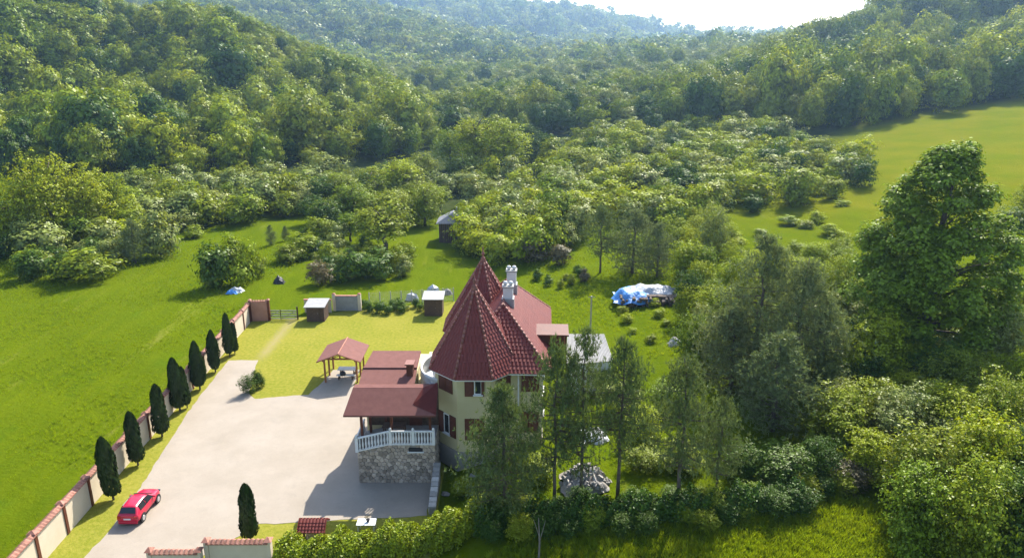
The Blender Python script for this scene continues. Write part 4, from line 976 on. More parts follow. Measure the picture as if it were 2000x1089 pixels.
# ------------------------------------------------------------------ pines
def pine_meshes(seed, tiers=26, z0=.28, dens=1.0, droop=.0, wide=.5, m='pine'):
    g = np.random.default_rng(seed); tk = MB(); pts = [Vector((0, 0, -.03))]
    for i in range(1, 9): pts.append(Vector((g.uniform(-.006, .006)*8*(i/8), g.uniform(-.006, .006)*8*(i/8), i/8*.99)))
    def axis_pt(z):
        k = min(7, int(z*8)); return pts[k].lerp(pts[k+1], z*8 - k)
    tk.tube(pts, [.030, .024, .022, .020, .017, .014, .010, .006, .002], 8)
    br = MB(); P, D = [], []
    for t in range(tiers):
        z = z0 + (.98 - z0)*(t/tiers)**.9; k = int(g.integers(3, 6))
        f = (z - z0)/(1 - z0)
        reach = wide*(np.interp(f, [0, .15, .35, .7, 1], [.55, .9, 1, .62, .06]))
        for b in range(k):
            if g.random() < .12: continue
            a = g.uniform(0, 6.283); ln = reach*g.uniform(.55, 1.05); s = axis_pt(z); rise = ln*g.uniform(.05, .45)*.55 - droop*ln
            e = s + Vector((math.cos(a)*ln, math.sin(a)*ln, rise*.5)); mid = s.lerp(e, .55) + Vector((0, 0, -.012))
            br.tube([s, mid, e], [.005*(1.2 - f), .0035*(1.1 - f), .001], 4, False)
            for q in range(int((9 + 16*ln/wide)*dens)):
                u = g.uniform(.35, 1.05); c = s.lerp(mid, u/.55) if u < .55 else mid.lerp(e, (u - .55)/.45)
                sp = .085*(ln/wide + .25)
                P.append((c.x + g.normal()*sp, c.y + g.normal()*sp, c.z + g.normal()*sp*.38)); D.append((math.cos(a)*.6, math.sin(a)*.6, .55))
    P = np.array(P); D = np.array(D); n = len(P); per = 9
    C = np.repeat(P, per, 0); dd = np.repeat(D, per, 0) + 1.0*unit(g, n*per); dd /= np.linalg.norm(dd, axis=1, keepdims=True)
    ln = g.uniform(.022, .042, n*per)[:, None]; sd = np.cross(dd, unit(g, n*per)); sd /= np.linalg.norm(sd, axis=1, keepdims=True) + 1e-9
    wd = g.uniform(.0022, .0042, n*per)[:, None]
    A_ = C + dd*.004; B_ = C + dd*ln
    V_ = np.stack([A_ - sd*wd, A_ + sd*wd, B_ + sd*wd*.4, B_ - sd*wd*.4], 1).reshape(-1, 3)
    return tk.mesh('trunk', M['bark'], True), br.mesh('branches', M['bark']), quad_mesh('needles', V_, M[m], g.random(n*per))
PINES = [pine_meshes(3, 25, .28, .85, m='pine_slim'), pine_meshes(4, 25, .22, .85, m='pine_slim'), pine_meshes(6, 25, .30, .85, m='pine_slim')]
PDENSE = [pine_meshes(8, 34, .06, 1.05, wide=.5), pine_meshes(9, 34, .05, 1.05, wide=.5)]
PDARK = pine_meshes(8, 36, .06, 1.35, wide=.5, m='pine_slim')
def pine(px, by, ty, w, label, src, group=None):
    P, h, ww_ = size_at(px, by, ty, w)
    t = thing('pine_tree', label, 'tree', P, px*.7, group); t.scale = (ww_, ww_, h)
    b = obj('trunk', src[0], None, t); obj('branches', src[1], None, t); obj('needles', src[2], None, t)
pine(1082, 990, 655, 145, 'slender pine in front of the house, leftmost bare trunk', PINES[0])
pine(1135, 980, 628, 135, 'tallest slender pine standing before the rubble heap', PINES[1])
pine(1206, 970, 652, 140, 'slender pine just right of the rubble heap', PINES[2])
pine(1322, 990, 690, 165, 'slender pine with pale branch tips nearest the dark pine group', PINES[0])
pine(1398, 965, 770, 110, 'short young pine between the slender pines and dark group', PINES[1])
pine(985, 1010, 742, 165, 'dense dark young pine hiding the right side of the turret', PDARK)
pine(1468, 755, 448, 195, 'tall grey-green pine with bare spire top left of the big maple', PDENSE[1])
pine(1545, 765, 500, 195, 'broad dark pine in the middle of the dense pine group', PDENSE[0])
pine(1425, 770, 590, 170, 'shorter dark pine at the left of the dense pine group', PDENSE[0])
pine(1600, 760, 575, 130, 'dark pine at the right of the dense pine group', PDENSE[1])
pine(1508, 840, 640, 200, 'lower broad dark pine at the front of the dense pine group', PDENSE[0])
pine(1172, 533, 398, 80, 'thin sparse pine with visible trunk left of the tarpaulin heap', PINES[0])
pine(1235, 535, 405, 110, 'wide dark pine just behind the tarpaulin heap', PDENSE[1])
pine(1283, 540, 430, 90, 'dark pine between tarpaulin heap and bright tree strip', PDENSE[0])
pine(265, 512, 425, 62, 'dark conifer at the edge of the left meadow bushes', PDENSE[0])
pine(530, 478, 438, 24, 'small dark conifer in the orchard, left one of two', PDENSE[1])
pine(558, 470, 440, 20, 'small dark conifer in the orchard, right one of two', PDENSE[0])

# ------------------------------------------------------------------ the big broad tree on the right slope
def big_tree():
    P, h, w = size_at(1795, 690, 272, 292)
    t = thing('maple_tree', 'huge broad leafy maple with dark lower crown on right slope', 'tree', P, .4)
    g = np.random.default_rng(99); n = 115000
    # clumps along limbs
    lim = MB(); pts = [Vector((0, 0, -.3)), Vector((.1, 0, h*.18)), Vector((-.1, .1, h*.4)), Vector((.1, 0, h*.65)), Vector((.6, 0, h*.86))]
    lim.tube(pts, [.55, .42, .33, .2, .05], 10)
    C, Rr = [], []
    for i in range(270):
        f = g.uniform(.02, 1.0); a = g.uniform(0, 6.283)
        rad = np.interp(f, [0, .12, .3, .5, .72, .88, 1], [.80, .96, 1.0, .92, .68, .42, .14])*w/2
        k = g.uniform(.15, 1.0)**.55; c = Vector((math.cos(a)*rad*k, math.sin(a)*rad*k, h*(.03 + .92*f)))
        C.append(c); Rr.append(g.uniform(.6, 1.35)*(1.05 - .35*f))
        if i % 4 == 0:
            z = max(h*.12, c.z - h*.14); s = Vector((0, 0, z)); lim.tube([s, s.lerp(c, .55) + Vector((0, 0, .3)), c], [.16*(1.1-f), .09*(1.1-f), .02], 6, False)
    for c, r in (((1.1, 0, h*.955), .9), ((1.9, .2, h*.90), .8), ((.3, -.3, h*.9), 1.0), ((2.2, 0, h*.95), .6)): C.append(Vector(c)); Rr.append(r)
    C = np.array([tuple(c) for c in C]); Rr = np.array(Rr); idx = g.choice(len(C), n, p=Rr**2/(Rr**2).sum())
    nt = n//14; idx = g.choice(len(C), nt, p=Rr**2/(Rr**2).sum()); d = unit(g, nt); d[:, 2] = d[:, 2]*.8 + .15
    Q = C[idx] + d*(Rr[idx]*g.uniform(.45, 1.15, nt))[:, None]
    Pn = np.repeat(Q, 14, 0); d = np.repeat(d, 14, 0); o_ = g.normal(size=Pn.shape)*.24; o_[:, 2] = o_[:, 2]*.4 - .3*np.hypot(o_[:, 0], o_[:, 1]); Pn = Pn + o_
    N = d*.45 + np.array((0, 0, .8)) + o_ + unit(g, len(Pn))*.4; ln = g.uniform(.16, .34, len(Pn))
    obj('trunk', lim, M['bark'], t, True)
    obj('crown', leaf_mesh('crown', Pn, N, ln, ln*.75, M['maple'], 5), None, t)
big_tree()

# ------------------------------------------------------------------ shrubs and trees placed one by one
LBL = {'bright': 'bright yellow-green', 'mid': 'mid green', 'dark': 'dark green', 'grey': 'grey-green', 'olive': 'olive green', 'brown': 'brown twiggy'}
RS = [  # right hand thicket: px, base, top, width, kind, near
 (1388, 530, 388, 74, 'grey', 1, 'tall pale leafy shrub above the tarpaulin heap'), (1340, 565, 455, 96, 'bright', 1, 'bright shrub right above the tarpaulin heap'),
 (1338, 620, 512, 80, 'dark', 1, 'dark shrub right of the tarpaulin heap'), (1390, 650, 545, 100, 'bright', 1, 'bright shrub below the tall pale shrub'),
 (1352, 720, 600, 90, 'mid', 1, 'mid green shrub left of the dark pine group'), (1440, 600, 490, 90, 'bright', 1, 'yellow-green shrub behind the spire-topped pine'),
 (1565, 575, 490, 90, 'bright', 1, 'yellow-green shrub right of the spire-topped pine'), (1632, 620, 490, 84, 'mid', 1, 'leafy shrub pressed against left of the maple'),
 (1600, 650, 560, 90, 'grey', 1, 'greyish shrub between dark pines and maple'), (1650, 700, 610, 80, 'dark', 1, 'dark shrub at left foot of the maple'),
 (1968, 470, 395, 100, 'dark', 1, 'dark shrub right of the maple at meadow edge'), (2010, 440, 340, 80, 'mid', 1, 'mid green shrub cut by the right picture edge'),
 (1930, 560, 505, 70, 'olive', 1, 'low olive shrub on grass right of the maple'), (1985, 610, 540, 70, 'olive', 1, 'low olive shrub on the slope at picture edge'),
 (1702, 748, 595, 165, 'bright', 1, 'glowing yellow-green bush in front of the maple'), (1612, 770, 665, 90, 'grey', 1, 'grey-green bush left of the glowing bush'),
 (1820, 760, 650, 130, 'dark', 1, 'dark bush under the maple crown'), (1870, 790, 672, 130, 'olive', 1, 'olive bush right of the glowing bush'),
 (1955, 740, 590, 110, 'grey', 1, 'pale leafy bush right below the maple'), (2000, 800, 660, 110, 'bright', 1, 'bright bush at the right edge beside olive bush'),
 (1640, 860, 745, 150, 'mid', 1, 'mid green bush right of the dark pines'), (1745, 870, 745, 150, 'grey', 1, 'pale bush below the glowing bush'),
 (1840, 860, 740, 150, 'bright', 1, 'bright bush below the olive bush'), (1945, 870, 720, 150, 'mid', 1, 'green bush below the pale leafy bush'),
 (1690, 935, 830, 120, 'bright', 1, 'bright bush behind the brown brush pile'), (1785, 985, 800, 190, 'olive', 1, 'large bush overhanging the lower meadow corner'),
 (1905, 990, 780, 180, 'bright', 1, 'large bright bush in the lower right thicket'), (2000, 1000, 800, 150, 'dark', 1, 'dark bush at right edge of lower thicket'),
 (1790, 1085, 880, 180, 'mid', 1, 'mid green bush at the bottom beside the lower meadow'), (1890, 1110, 870, 190, 'mid', 1, 'wide green bush at bottom of the thicket'),
 (1990, 1130, 890, 200, 'dark', 1, 'darkest bush in the bottom right corner'),
 (1535, 945, 865, 150, 'dark', 1, 'dusky elder bush at the foot of the dark pines'), (1450, 935, 855, 100, 'dark', 1, 'dark bush between young pine and dusky elder'),
 (1665, 950, 898, 95, 'brown', 1, 'brown dead brush pile at top of the lower meadow'), (1600, 935, 850, 90, 'dark', 1, 'dark bush beside the brown brush pile'),
 (1330, 915, 862, 110, 'olive', 1, 'olive yellowish bush behind the slender pines'), (1260, 920, 872, 90, 'olive', 1, 'low golden bush right of the rubble heap'), (1250, 860, 790, 90, 'bright', 1, 'bright shrub behind the rubble heap'),
 (1060, 935, 880, 90, 'mid', 1, 'green shrub left of the rubble heap'), (1300, 800, 735, 90, 'mid', 1, 'green shrub on grass behind the slender pines'),
 (1215, 800, 745, 90, 'grey', 1, 'grey-green shrub below the annex roof'), (1180, 760, 715, 70, 'dark', 1, 'dark shrub against the annex wall'),
 (905, 965, 930, 60, 'mid', 1, 'low green shrub in the bed below the turret')]
for px, by, ty, w, k, nr, lb in RS: shrub(px, by, ty, w, k, lb, near=bool(nr))
TS = [  # trees with visible crowns, one by one
 (45, 480, 350, 100, 'bright', 'bright tree at the left edge below the left hill'), (110, 475, 284, 130, 'bright', 'tallest yellow-green tree below the left hill'),
 (175, 465, 322, 110, 'bright', 'yellow-green tree right of the tallest bright tree'), (225, 455, 318, 80, 'bright', 'bright slim tree at right end of yellow-green clump'),
 (10, 470, 380, 80, 'dark', 'dark tree at the far left edge of the meadow'),
 (752, 490, 384, 135, 'olive', 'round orchard tree with visible trunk and greyish crown'), (780, 392, 300, 100, 'bright', 'bright tree with dark trunk behind the orchard'),
 (690, 440, 350, 90, 'mid', 'green orchard tree left of the greyish one'), (830, 440, 352, 80, 'mid', 'green tree just left of the timber hut'),
 (640, 460, 380, 80, 'dark', 'dark orchard tree left of the green one'), (930, 335, 214, 100, 'bright', 'pale yellow-green willow in the valley, left of pair'),
 (985, 335, 222, 110, 'bright', 'pale yellow-green willow in the valley, right of pair'), (1025, 318, 235, 60, 'dark', 'dark tree right of the pale valley willows'),
 (880, 330, 245, 70, 'mid', 'green tree left of the pale valley willows'), (965, 352, 306, 110, 'dark', 'low dark tree below the pale valley willows'),
 (905, 360, 300, 70, 'dark', 'dark tree left below the pale valley willows'), (1120, 360, 275, 110, 'mid', 'broad green tree above the shrub slope'),
 (1085, 395, 320, 80, 'grey', 'pale tree left on the shrub slope'), (1500, 345, 300, 60, 'grey', 'pale round tree standing out on the shrub slope')]
for i, (px, by, ty, w, k, lb) in enumerate(TS): tree(px, by, ty, w*1.1, k, lb, crown_set=None if 'trunk' in lb else SHN)
MS = [ # mid distance shrubs and bushes one by one
 (95, 505, 428, 110, 'grey', 'pale bush below the tallest bright tree'), (60, 545, 480, 80, 'dark', 'dark bush at left corner of the meadow edge'), (180, 545, 480, 110, 'olive', 'yellowish bush at the meadow edge'),
 (120, 545, 490, 80, 'dark', 'dark bush left of the yellowish meadow bush'), (215, 490, 420, 90, 'grey', 'grey bush behind the yellowish meadow bush'), (310, 500, 405, 90, 'grey', 'pale bush right of the dark conifer'),
 (333, 490, 465, 30, 'dark', 'tiny dark bush at the meadow edge right of conifer'), (380, 465, 438, 50, 'mid', 'small green bush at the meadow edge'),
 (430, 560, 462, 95, 'dark', 'dark bush left in the meadow clump'), (470, 555, 455, 80, 'mid', 'taller green bush in the middle of meadow clump'), (500, 540, 485, 50, 'olive', 'olive bush at right of the meadow clump'),
 (410, 560, 500, 50, 'mid', 'low bush at left end of meadow clump'),
 (590, 500, 455, 60, 'mid', 'green bush left of the orchard'), (625, 555, 508, 50, 'brown', 'brown twiggy bush at left end of the orchard hedge'), (560, 510, 475, 60, 'olive', 'olive bush above the dark mound'),
 (680, 545, 490, 80, 'dark', 'dark bush in the orchard hedge, left part'), (730, 540, 490, 90, 'dark', 'dark bush in the orchard hedge, right part'), (650, 520, 470, 60, 'mid', 'green bush above the orchard hedge'),
 (790, 510, 470, 40, 'mid', 'small green bush right of the round orchard tree'), (1685, 366, 308, 52, 'dark', 'isolated dark bush at end of the shrub slope'), (1555, 345, 290, 40, 'dark', 'narrow dark bush on the shrub slope top'),
 (1640, 340, 290, 34, 'dark', 'tall narrow dark bush near the upper meadow'), (1320, 470, 405, 40, 'dark', 'small dark bush at bottom of the shrub slope'), (1085, 490, 415, 46, 'dark', 'dark upright bush above the green field'),
 (1040, 510, 458, 70, 'brown', 'brownish bush at the edge of the green field'), (1095, 515, 470, 50, 'brown', 'brownish bush left of the thin pine')]
for px, by, ty, w, k, lb in MS: shrub(px, by, ty, w, k, lb)

def in_poly(x, y, poly):
    c = False; n = len(poly)
    for i in range(n):
        x0, y0 = poly[i]; x1, y1 = poly[(i+1) % n]
        if (y0 > y) != (y1 > y) and x < (x1-x0)*(y-y0)/(y1-y0) + x0: c = not c
    return c
def scatter(poly, spacing, count, kinds, wr_, hr, label, group, near=False, seed=0, fn=None, **kw):
    g = random.Random(seed); xs = [p[0] for p in poly]; ys_ = [p[1] for p in poly]; got = []
    for _ in range(count*12):
        if len(got) >= count: break
        px, py = g.uniform(min(xs), max(xs)), g.uniform(min(ys_), max(ys_))
        if not in_poly(px, py, poly): continue
        P = hit(px, py)
        if any((P - q).length < spacing for q in got): continue
        got.append(P); k = g.choice(kinds); w = g.uniform(*wr_); h = w*g.uniform(*hr)
        (fn or shrub)(0, 0, 0, 0, k, label % LBL[k], group, loc=P, dims=(h, w), **kw) if fn else shrub(0, 0, 0, 0, k, label % LBL[k], group, near=near, loc=P, dims=(h, w), **kw)
scatter([(250, 372), (420, 370), (560, 368), (640, 350), (660, 385), (560, 425), (440, 440), (330, 470), (270, 455)], 4, 50, ['grey', 'grey', 'olive', 'mid'], (5, 9), (.65, .95), '%s willow below the left hill', 'willow bushes below the left hill', seed=1, name='willow_bush', cat='willow bush')
scatter([(0, 425), (120, 420), (255, 425), (265, 480), (120, 500), (0, 490)], 3.5, 22, ['olive', 'grey', 'mid', 'bright'], (4.5, 7), (.7, 1), '%s bush under the bright left trees', 'bushes under the bright left trees', seed=35, name='bush', cat='bush')
scatter([(0, 475), (80, 480), (120, 500), (230, 490), (230, 525), (100, 535), (0, 535)], 3, 12, ['mid', 'dark', 'grey'], (3, 5), (.7, 1), '%s bush at the left meadow corner', 'bushes at the left meadow corner', seed=2, name='bush', cat='bush')
scatter([(900, 370), (1130, 345), (1140, 470), (1000, 522), (895, 505)], 3.2, 60, ['grey', 'grey', 'mid', 'bright'], (4.5, 7.5), (.75, 1.05), '%s leafy bush right of the hut', 'thicket right of the hut', seed=3, name='bush', cat='bush')
scatter([(1060, 300), (1250, 260), (1450, 255), (1580, 285), (1690, 335), (1655, 385), (1420, 425), (1310, 455), (1130, 430), (1060, 345)], 4.0, 170, ['olive', 'bright', 'mid', 'grey', 'bright', 'dark'], (4.0, 8.5), (.6, .95), '%s shrub below the right wood', 'shrubs on the shrub slope', seed=4)
scatter([(590, 420), (700, 370), (850, 350), (870, 420), (700, 470), (610, 480)], 4.0, 34, ['mid', 'olive', 'grey', 'dark'], (4.5, 7.5), (.8, 1.1), '%s tree in the orchard', 'orchard trees behind the gate', seed=5, fn=tree)
scatter([(1430, 470), (1650, 400), (1650, 470), (1560, 500), (1430, 530)], 3.4, 12, ['olive', 'bright', 'mid'], (2.2, 3.8), (.35, .55), '%s scrub left of the maple', 'low scrub left of the maple', seed=6, name='scrub', cat='scrub')
scatter([(930, 1010), (1200, 985), (1400, 985), (1640, 950), (1640, 985), (1400, 1030), (1150, 1050), (930, 1070)], 1.15, 60, ['dark', 'dark', 'mid'], (1.6, 2.6), (.6, .9), '%s bush below the slender pines', 'undergrowth below the slender pines', near=True, seed=7, name='undergrowth_bush', cat='undergrowth')
scatter([(1480, 640), (1660, 600), (1960, 640), (2000, 760), (2000, 1040), (1760, 1040), (1700, 930), (1620, 860), (1600, 760)], 2.6, 40, ['mid', 'bright', 'olive', 'grey', 'dark'], (2.5, 4.2), (.7, 1.0), '%s bush in the right thicket', 'right hand thicket', near=True, seed=8, name='bush', cat='bush')
scatter([(715, 600), (822, 590), (824, 608), (722, 616)], .9, 12, ['dark'], (1.1, 1.5), (.8, 1.0), '%s shrub along the back fence', 'back fence hedge', seed=9, name='hedge_shrub', cat='hedge shrub')
scatter([(1040, 545), (1130, 530), (1150, 555), (1050, 570)], 1.5, 9, ['brown', 'dark', 'olive'], (1.0, 1.8), (.8, 1.1), '%s low bush behind the house', 'low boundary bushes behind the house', seed=10, name='bush', cat='bush')
scatter([(1210, 600), (1290, 590), (1340, 700), (1300, 730), (1240, 680)], 2.4, 8, ['bright', 'olive'], (1.0, 1.7), (.5, .7), '%s tuft below the tarpaulin heap', 'low tufts below the tarpaulin heap', seed=11, name='scrub', cat='scrub')

scatter([(1400, 545), (1480, 520), (1660, 500), (1670, 640), (1560, 640), (1420, 620)], 2.6, 26, ['bright', 'mid', 'bright', 'olive'], (2.6, 4.6), (.75, 1.05), '%s shrub between spire pine and maple', 'shrubs left of the maple', near=True, seed=31, name='bush', cat='bush')
scatter([(1310, 480), (1400, 410), (1430, 500), (1420, 730), (1345, 730), (1325, 560)], 2.3, 22, ['bright', 'mid', 'bright', 'grey'], (3, 4.8), (.9, 1.3), '%s shrub right of the tarpaulin heap', 'bright strip right of the tarpaulin heap', near=True, seed=32, name='bush', cat='bush')
scatter([(590, 470), (700, 480), (800, 500), (790, 545), (640, 555), (600, 520)], 2.6, 18, ['mid', 'dark', 'olive', 'grey'], (2.2, 3.8), (.7, 1), '%s low orchard bush', 'low bushes of the orchard', seed=33, name='bush', cat='bush')
scatter([(1640, 700), (1980, 640), (2010, 900), (1980, 1000), (1700, 950), (1620, 840)], 2.2, 40, ['bright', 'bright', 'mid', 'olive', 'grey'], (2.4, 4.0), (.8, 1.15), '%s leafy bush in lower thicket', 'lower right thicket', near=True, seed=34, name='bush', cat='bush')
# clipped hedge along the bottom edge
def hedge(pts, wdt, ht, label, kind, seed, n):
    g = np.random.default_rng(seed); P = []; Nn = []
    A_ = np.array([tuple(p) for p in pts]); seg = np.linalg.norm(np.diff(A_, axis=0), axis=1); cum = np.concatenate([[0], np.cumsum(seg)])
    s = g.random(n)*cum[-1]; k = np.clip(np.searchsorted(cum, s) - 1, 0, len(seg)-1); f = ((s - cum[k])/seg[k])[:, None]
    c = A_[k]*(1-f) + A_[k+1]*f; d = (A_[k+1]-A_[k])/seg[k][:, None]; nn = np.stack([-d[:, 1], d[:, 0], 0*d[:, 0]], 1)
    a = g.uniform(-.15, np.pi + .15, n); rr = np.where(g.random(n) < .25, g.uniform(.4, 1, n), g.uniform(.85, 1.1, n))*(1 + .16*np.sin(s*2.1) + .12*np.sin(s*4.7 + a*3) + .1*np.sin(s*9 + a*5))
    off = np.cos(a)*rr*wdt/2; z = np.abs(np.sin(a))**.6*rr*ht
    P = c + nn*off[:, None] + np.array((0, 0, 1.0))*z[:, None]
    N = nn*np.cos(a)[:, None] + np.array((0, 0, 1.0))*np.sin(a)[:, None] + .8*unit(g, n); ln = g.uniform(.09, .2, n)
    o0 = A_[0]; me = leaf_mesh('hedge', P - o0, N, ln, ln*.7, M[kind], seed); o = obj('hedge', me, None); o.location = o0; return tag(o, label, 'hedge')
hb = [Vector((q.x, q.y, float(H(q.x, q.y)))) for q in (at_h(x, y, 1.5) for x, y in ((535, 1066), (640, 1056), (740, 1042), (850, 1022), (945, 1000)))]
hedge(hb, 1.9, 1.55, 'sunlit leafy hedge along the bottom edge of the garden', 'mid', 4, 26000)
hb = [hit(*p) for p in ((930, 1035), (1080, 1022), (1240, 1012), (1420, 1000), (1560, 980))]
hedge(hb, 1.7, 1.4, 'dark unclipped hedge below the slender pines', 'dark', 5, 26000)
p = hit(1052, 1092); hz = top_z(p, 1025) - p.z
st = thing('birch_sapling', 'thin pale bare sapling trunk at the bottom edge', 'sapling', p)
mb = MB(); mb.tube([(0, 0, -.2), (.04, 0, hz*.5), (-.03, .03, hz*1.2)], [.07, .05, .02], 7); obj('trunk', mb, M['bark_pale'], st)
mb = MB(); mb.tube([(.03, 0, hz*.5), (.35, .1, hz*1.1)], [.03, .01], 5); mb.tube([(0, 0, hz*.7), (-.3, -.1, hz*1.2)], [.025, .01], 5); obj('branches', mb, M['bark_pale'], st)

# ------------------------------------------------------------------ the woods on the hills
fx, fy = [], []
def grid_pts(x0, x1, y0, y1, s, seed):
    g = np.random.default_rng(seed); X, Y = np.meshgrid(np.arange(x0, x1, s), np.arange(y0, y1, s)); X = X + g.uniform(-.45, .45, X.shape)*s; Y = Y + g.uniform(-.45, .45, Y.shape)*s
    return X.ravel(), Y.ravel()
FT = []        # (x, y, z, w, h, kind, shape set, region)
def visible(x, y, z):
    px, py, dz = project(x, y, z); return (px > -120) & (px < 2120) & (py > -140)
g = np.random.default_rng(5)
def los(x, y, z, clear=3.0):
    """is the top of a tree at (x,y,z) seen from the camera over the terrain"""
    t = np.linspace(.25, .985, 60)[:, None]; hx, hy = x[None]*t, y[None]*t
    zz = CAMH + (z[None] - CAMH)*t
    return ((H(hx, hy) + clear) < zz).mean(0) > .97
LIM = ([-200, 0, 300, 560, 700, 800, 870, 900, 1050, 1060, 1200, 1480, 1560, 2000, 2200], [345, 345, 352, 338, 320, 310, 280, 228, 228, 240, 252, 254, 268, 196, 165])
TOPS = {'left': ([0, 400, 430, 600, 700, 800, 880, 1000], [-400, -60, 0, 78, 108, 155, 212, 300]), 'right': ([860, 1000, 1100, 1250, 1370, 1500, 1600, 1700, 1760, 2200], [260, 245, 230, 182, 126, 70, 28, 2, -60, -400]),
        'valley': ([800, 900, 1000, 1100, 1300], [205, 215, 222, 226, 180]), 'floor': ([700, 800, 860, 900, 1000, 1100, 1250, 1340], [110, 170, 185, 165, 150, 142, 128, 118])}
def add_wood(x, y, mask, wr_, kinds, region, far=False, thin=.0):
    k = mask & visible(x, y, H(x, y)) & (g.random(len(x)) > thin); x, y = x[k], y[k]; z = H(x, y)
    px, py, _ = project(x, y, z); k = (py < np.interp(px, *LIM)) | (region == 'floor'); x, y, z = x[k], y[k], z[k]
    w = np.clip(np.exp(g.normal(math.log((wr_[0] + wr_[1])/2*.93), .30, len(x))), wr_[0]*.7, wr_[1]*1.35); h = w*g.uniform(.9, 1.3, len(x))*(1.25 if region == 'right' else 1)
    if region in TOPS:                       # the wood thins out to low growth towards the valley floor
        for _ in range(3):
            px, py, _d = project(x, y, z + h); over = py < np.interp(px, *TOPS[region]) - 8
            h = np.where(over, h*.72, h); w = np.where(over, w*.82, w)
        px, py, _d = project(x, y, z + h); k = py > np.interp(px, *TOPS[region]) - 14; x, y, z, w, h = x[k], y[k], z[k], w[k], h[k]
    s = los(x, y, z + h, 2.0); x, y, z, w, h = x[s], y[s], z[s], w[s], h[s]
    ks = g.choice(len(kinds), len(x)); 
    for i in range(len(x)): FT.append((x[i], y[i], z[i], w[i], h[i], kinds[ks[i]], far, region))
x, y = grid_pts(-330, 10, 150, 400, 7.0, 1); kl = hills(x, y)[4]
add_wood(x, y, (kl > .035) & (x < .45*y), (7.0, 15), ['mid', 'mid', 'dark', 'olive', 'bright', 'mid'], 'left')
x, y = grid_pts(10, 330, 180, 420, 6.6, 2); kr = hills(x, y)[5]
add_wood(x, y, (kr > .05) & (y > 186 + .2*(x-70)), (7, 13), ['mid', 'dark', 'mid', 'olive', 'dark', 'bright'], 'right')
x, y = grid_pts(-40, 60, 228, 330, 6, 3); 
add_wood(x, y, (hills(x, y)[4] < .04) & (hills(x, y)[5] < .05) & (y > 262), (6, 10), ['mid', 'dark', 'olive', 'grey'], 'valley')
x, y = grid_pts(-70, 150, 236, 500, 7.5, 8); qx, qy, _q = project(x, y, H(x, y))
add_wood(x, y, (qx > 850) & (qx < 1400) & (qy < 285), (6.5, 13), ['mid', 'dark', 'olive', 'grey', 'dark'], 'floor')
nL = len(FT)
x, y = grid_pts(-480, 400, 335, 620, 8.5, 4); kh = hills(x, y)
add_wood(x, y, (kh[4] < .02) & (kh[5] < .02) , (8, 13), ['mid', 'dark', 'olive', 'grey', 'mid'], 'middle')
x, y = grid_pts(-760, 500, 620, 1180, 10.5, 7)
add_wood(x, y, np.ones(len(x), bool), (11, 17), ['mid', 'dark', 'olive', 'grey', 'mid'], 'middle', far=True)
x, y = grid_pts(-1000, 1400, 1180, 1880, 16, 6)
add_wood(x, y, np.ones(len(x), bool), (17, 27), ['mid', 'dark', 'olive', 'mid'], 'far', far=True)
size = []
for (x, y, z, w, h, k, far, reg) in FT:
    px, py, dz = project(x, y, z + h*.6); size.append(w/dz if (0 < px < 2000 and 0 < py < 1089) else 0)
order = np.argsort(-np.array(size)); single = set(order[:290].tolist())
REG = {'left': ('%s tree in the left hill wood', 'trees of the left hill wood'), 'right': ('%s tree in the right hill wood', 'trees of the right wood'),
       'valley': ('%s tree on the valley floor', 'trees on the valley floor'), 'floor': ('%s tree behind the valley willows', 'trees behind the valley willows'), 'middle': ('%s tree at foot of the hazy hill', 'trees of the middle hill'), 'far': ('%s tree on the far ridge', 'trees of the far ridge')}
pool = bpy.data.collections.new('wood_pool'); pool_idx = {}
i = 0
for tagname, src in (('n', WOOD), ('f', FARP)):
    for k in src:
        for j, me in enumerate(src[k]):
            o = bpy.data.objects.new('pool_%03d' % i, me); pool.objects.link(o); pool_idx[(tagname, k, j)] = i; i += 1
rest = []
g2 = random.Random(3)
for n_, (x, y, z, w, h, k, far, reg) in enumerate(FT):
    if n_ in single:
        o = obj('tree', g2.choice(WOOD[k]), None); put(o, (x, y, z - .04*h), g2.uniform(0, 6.28), (w, w*g2.uniform(.9, 1.1), h)); lb, gp = REG[reg]; tag(o, lb % LBL[k], 'tree', gp)
    else:
        t_ = 'f' if far else 'n'; rest.append((x, y, z - .04*h, w, h, pool_idx[(t_, k, g2.randrange(len((FARP if far else WOOD)[k])))], g2.uniform(0, 6.28)))
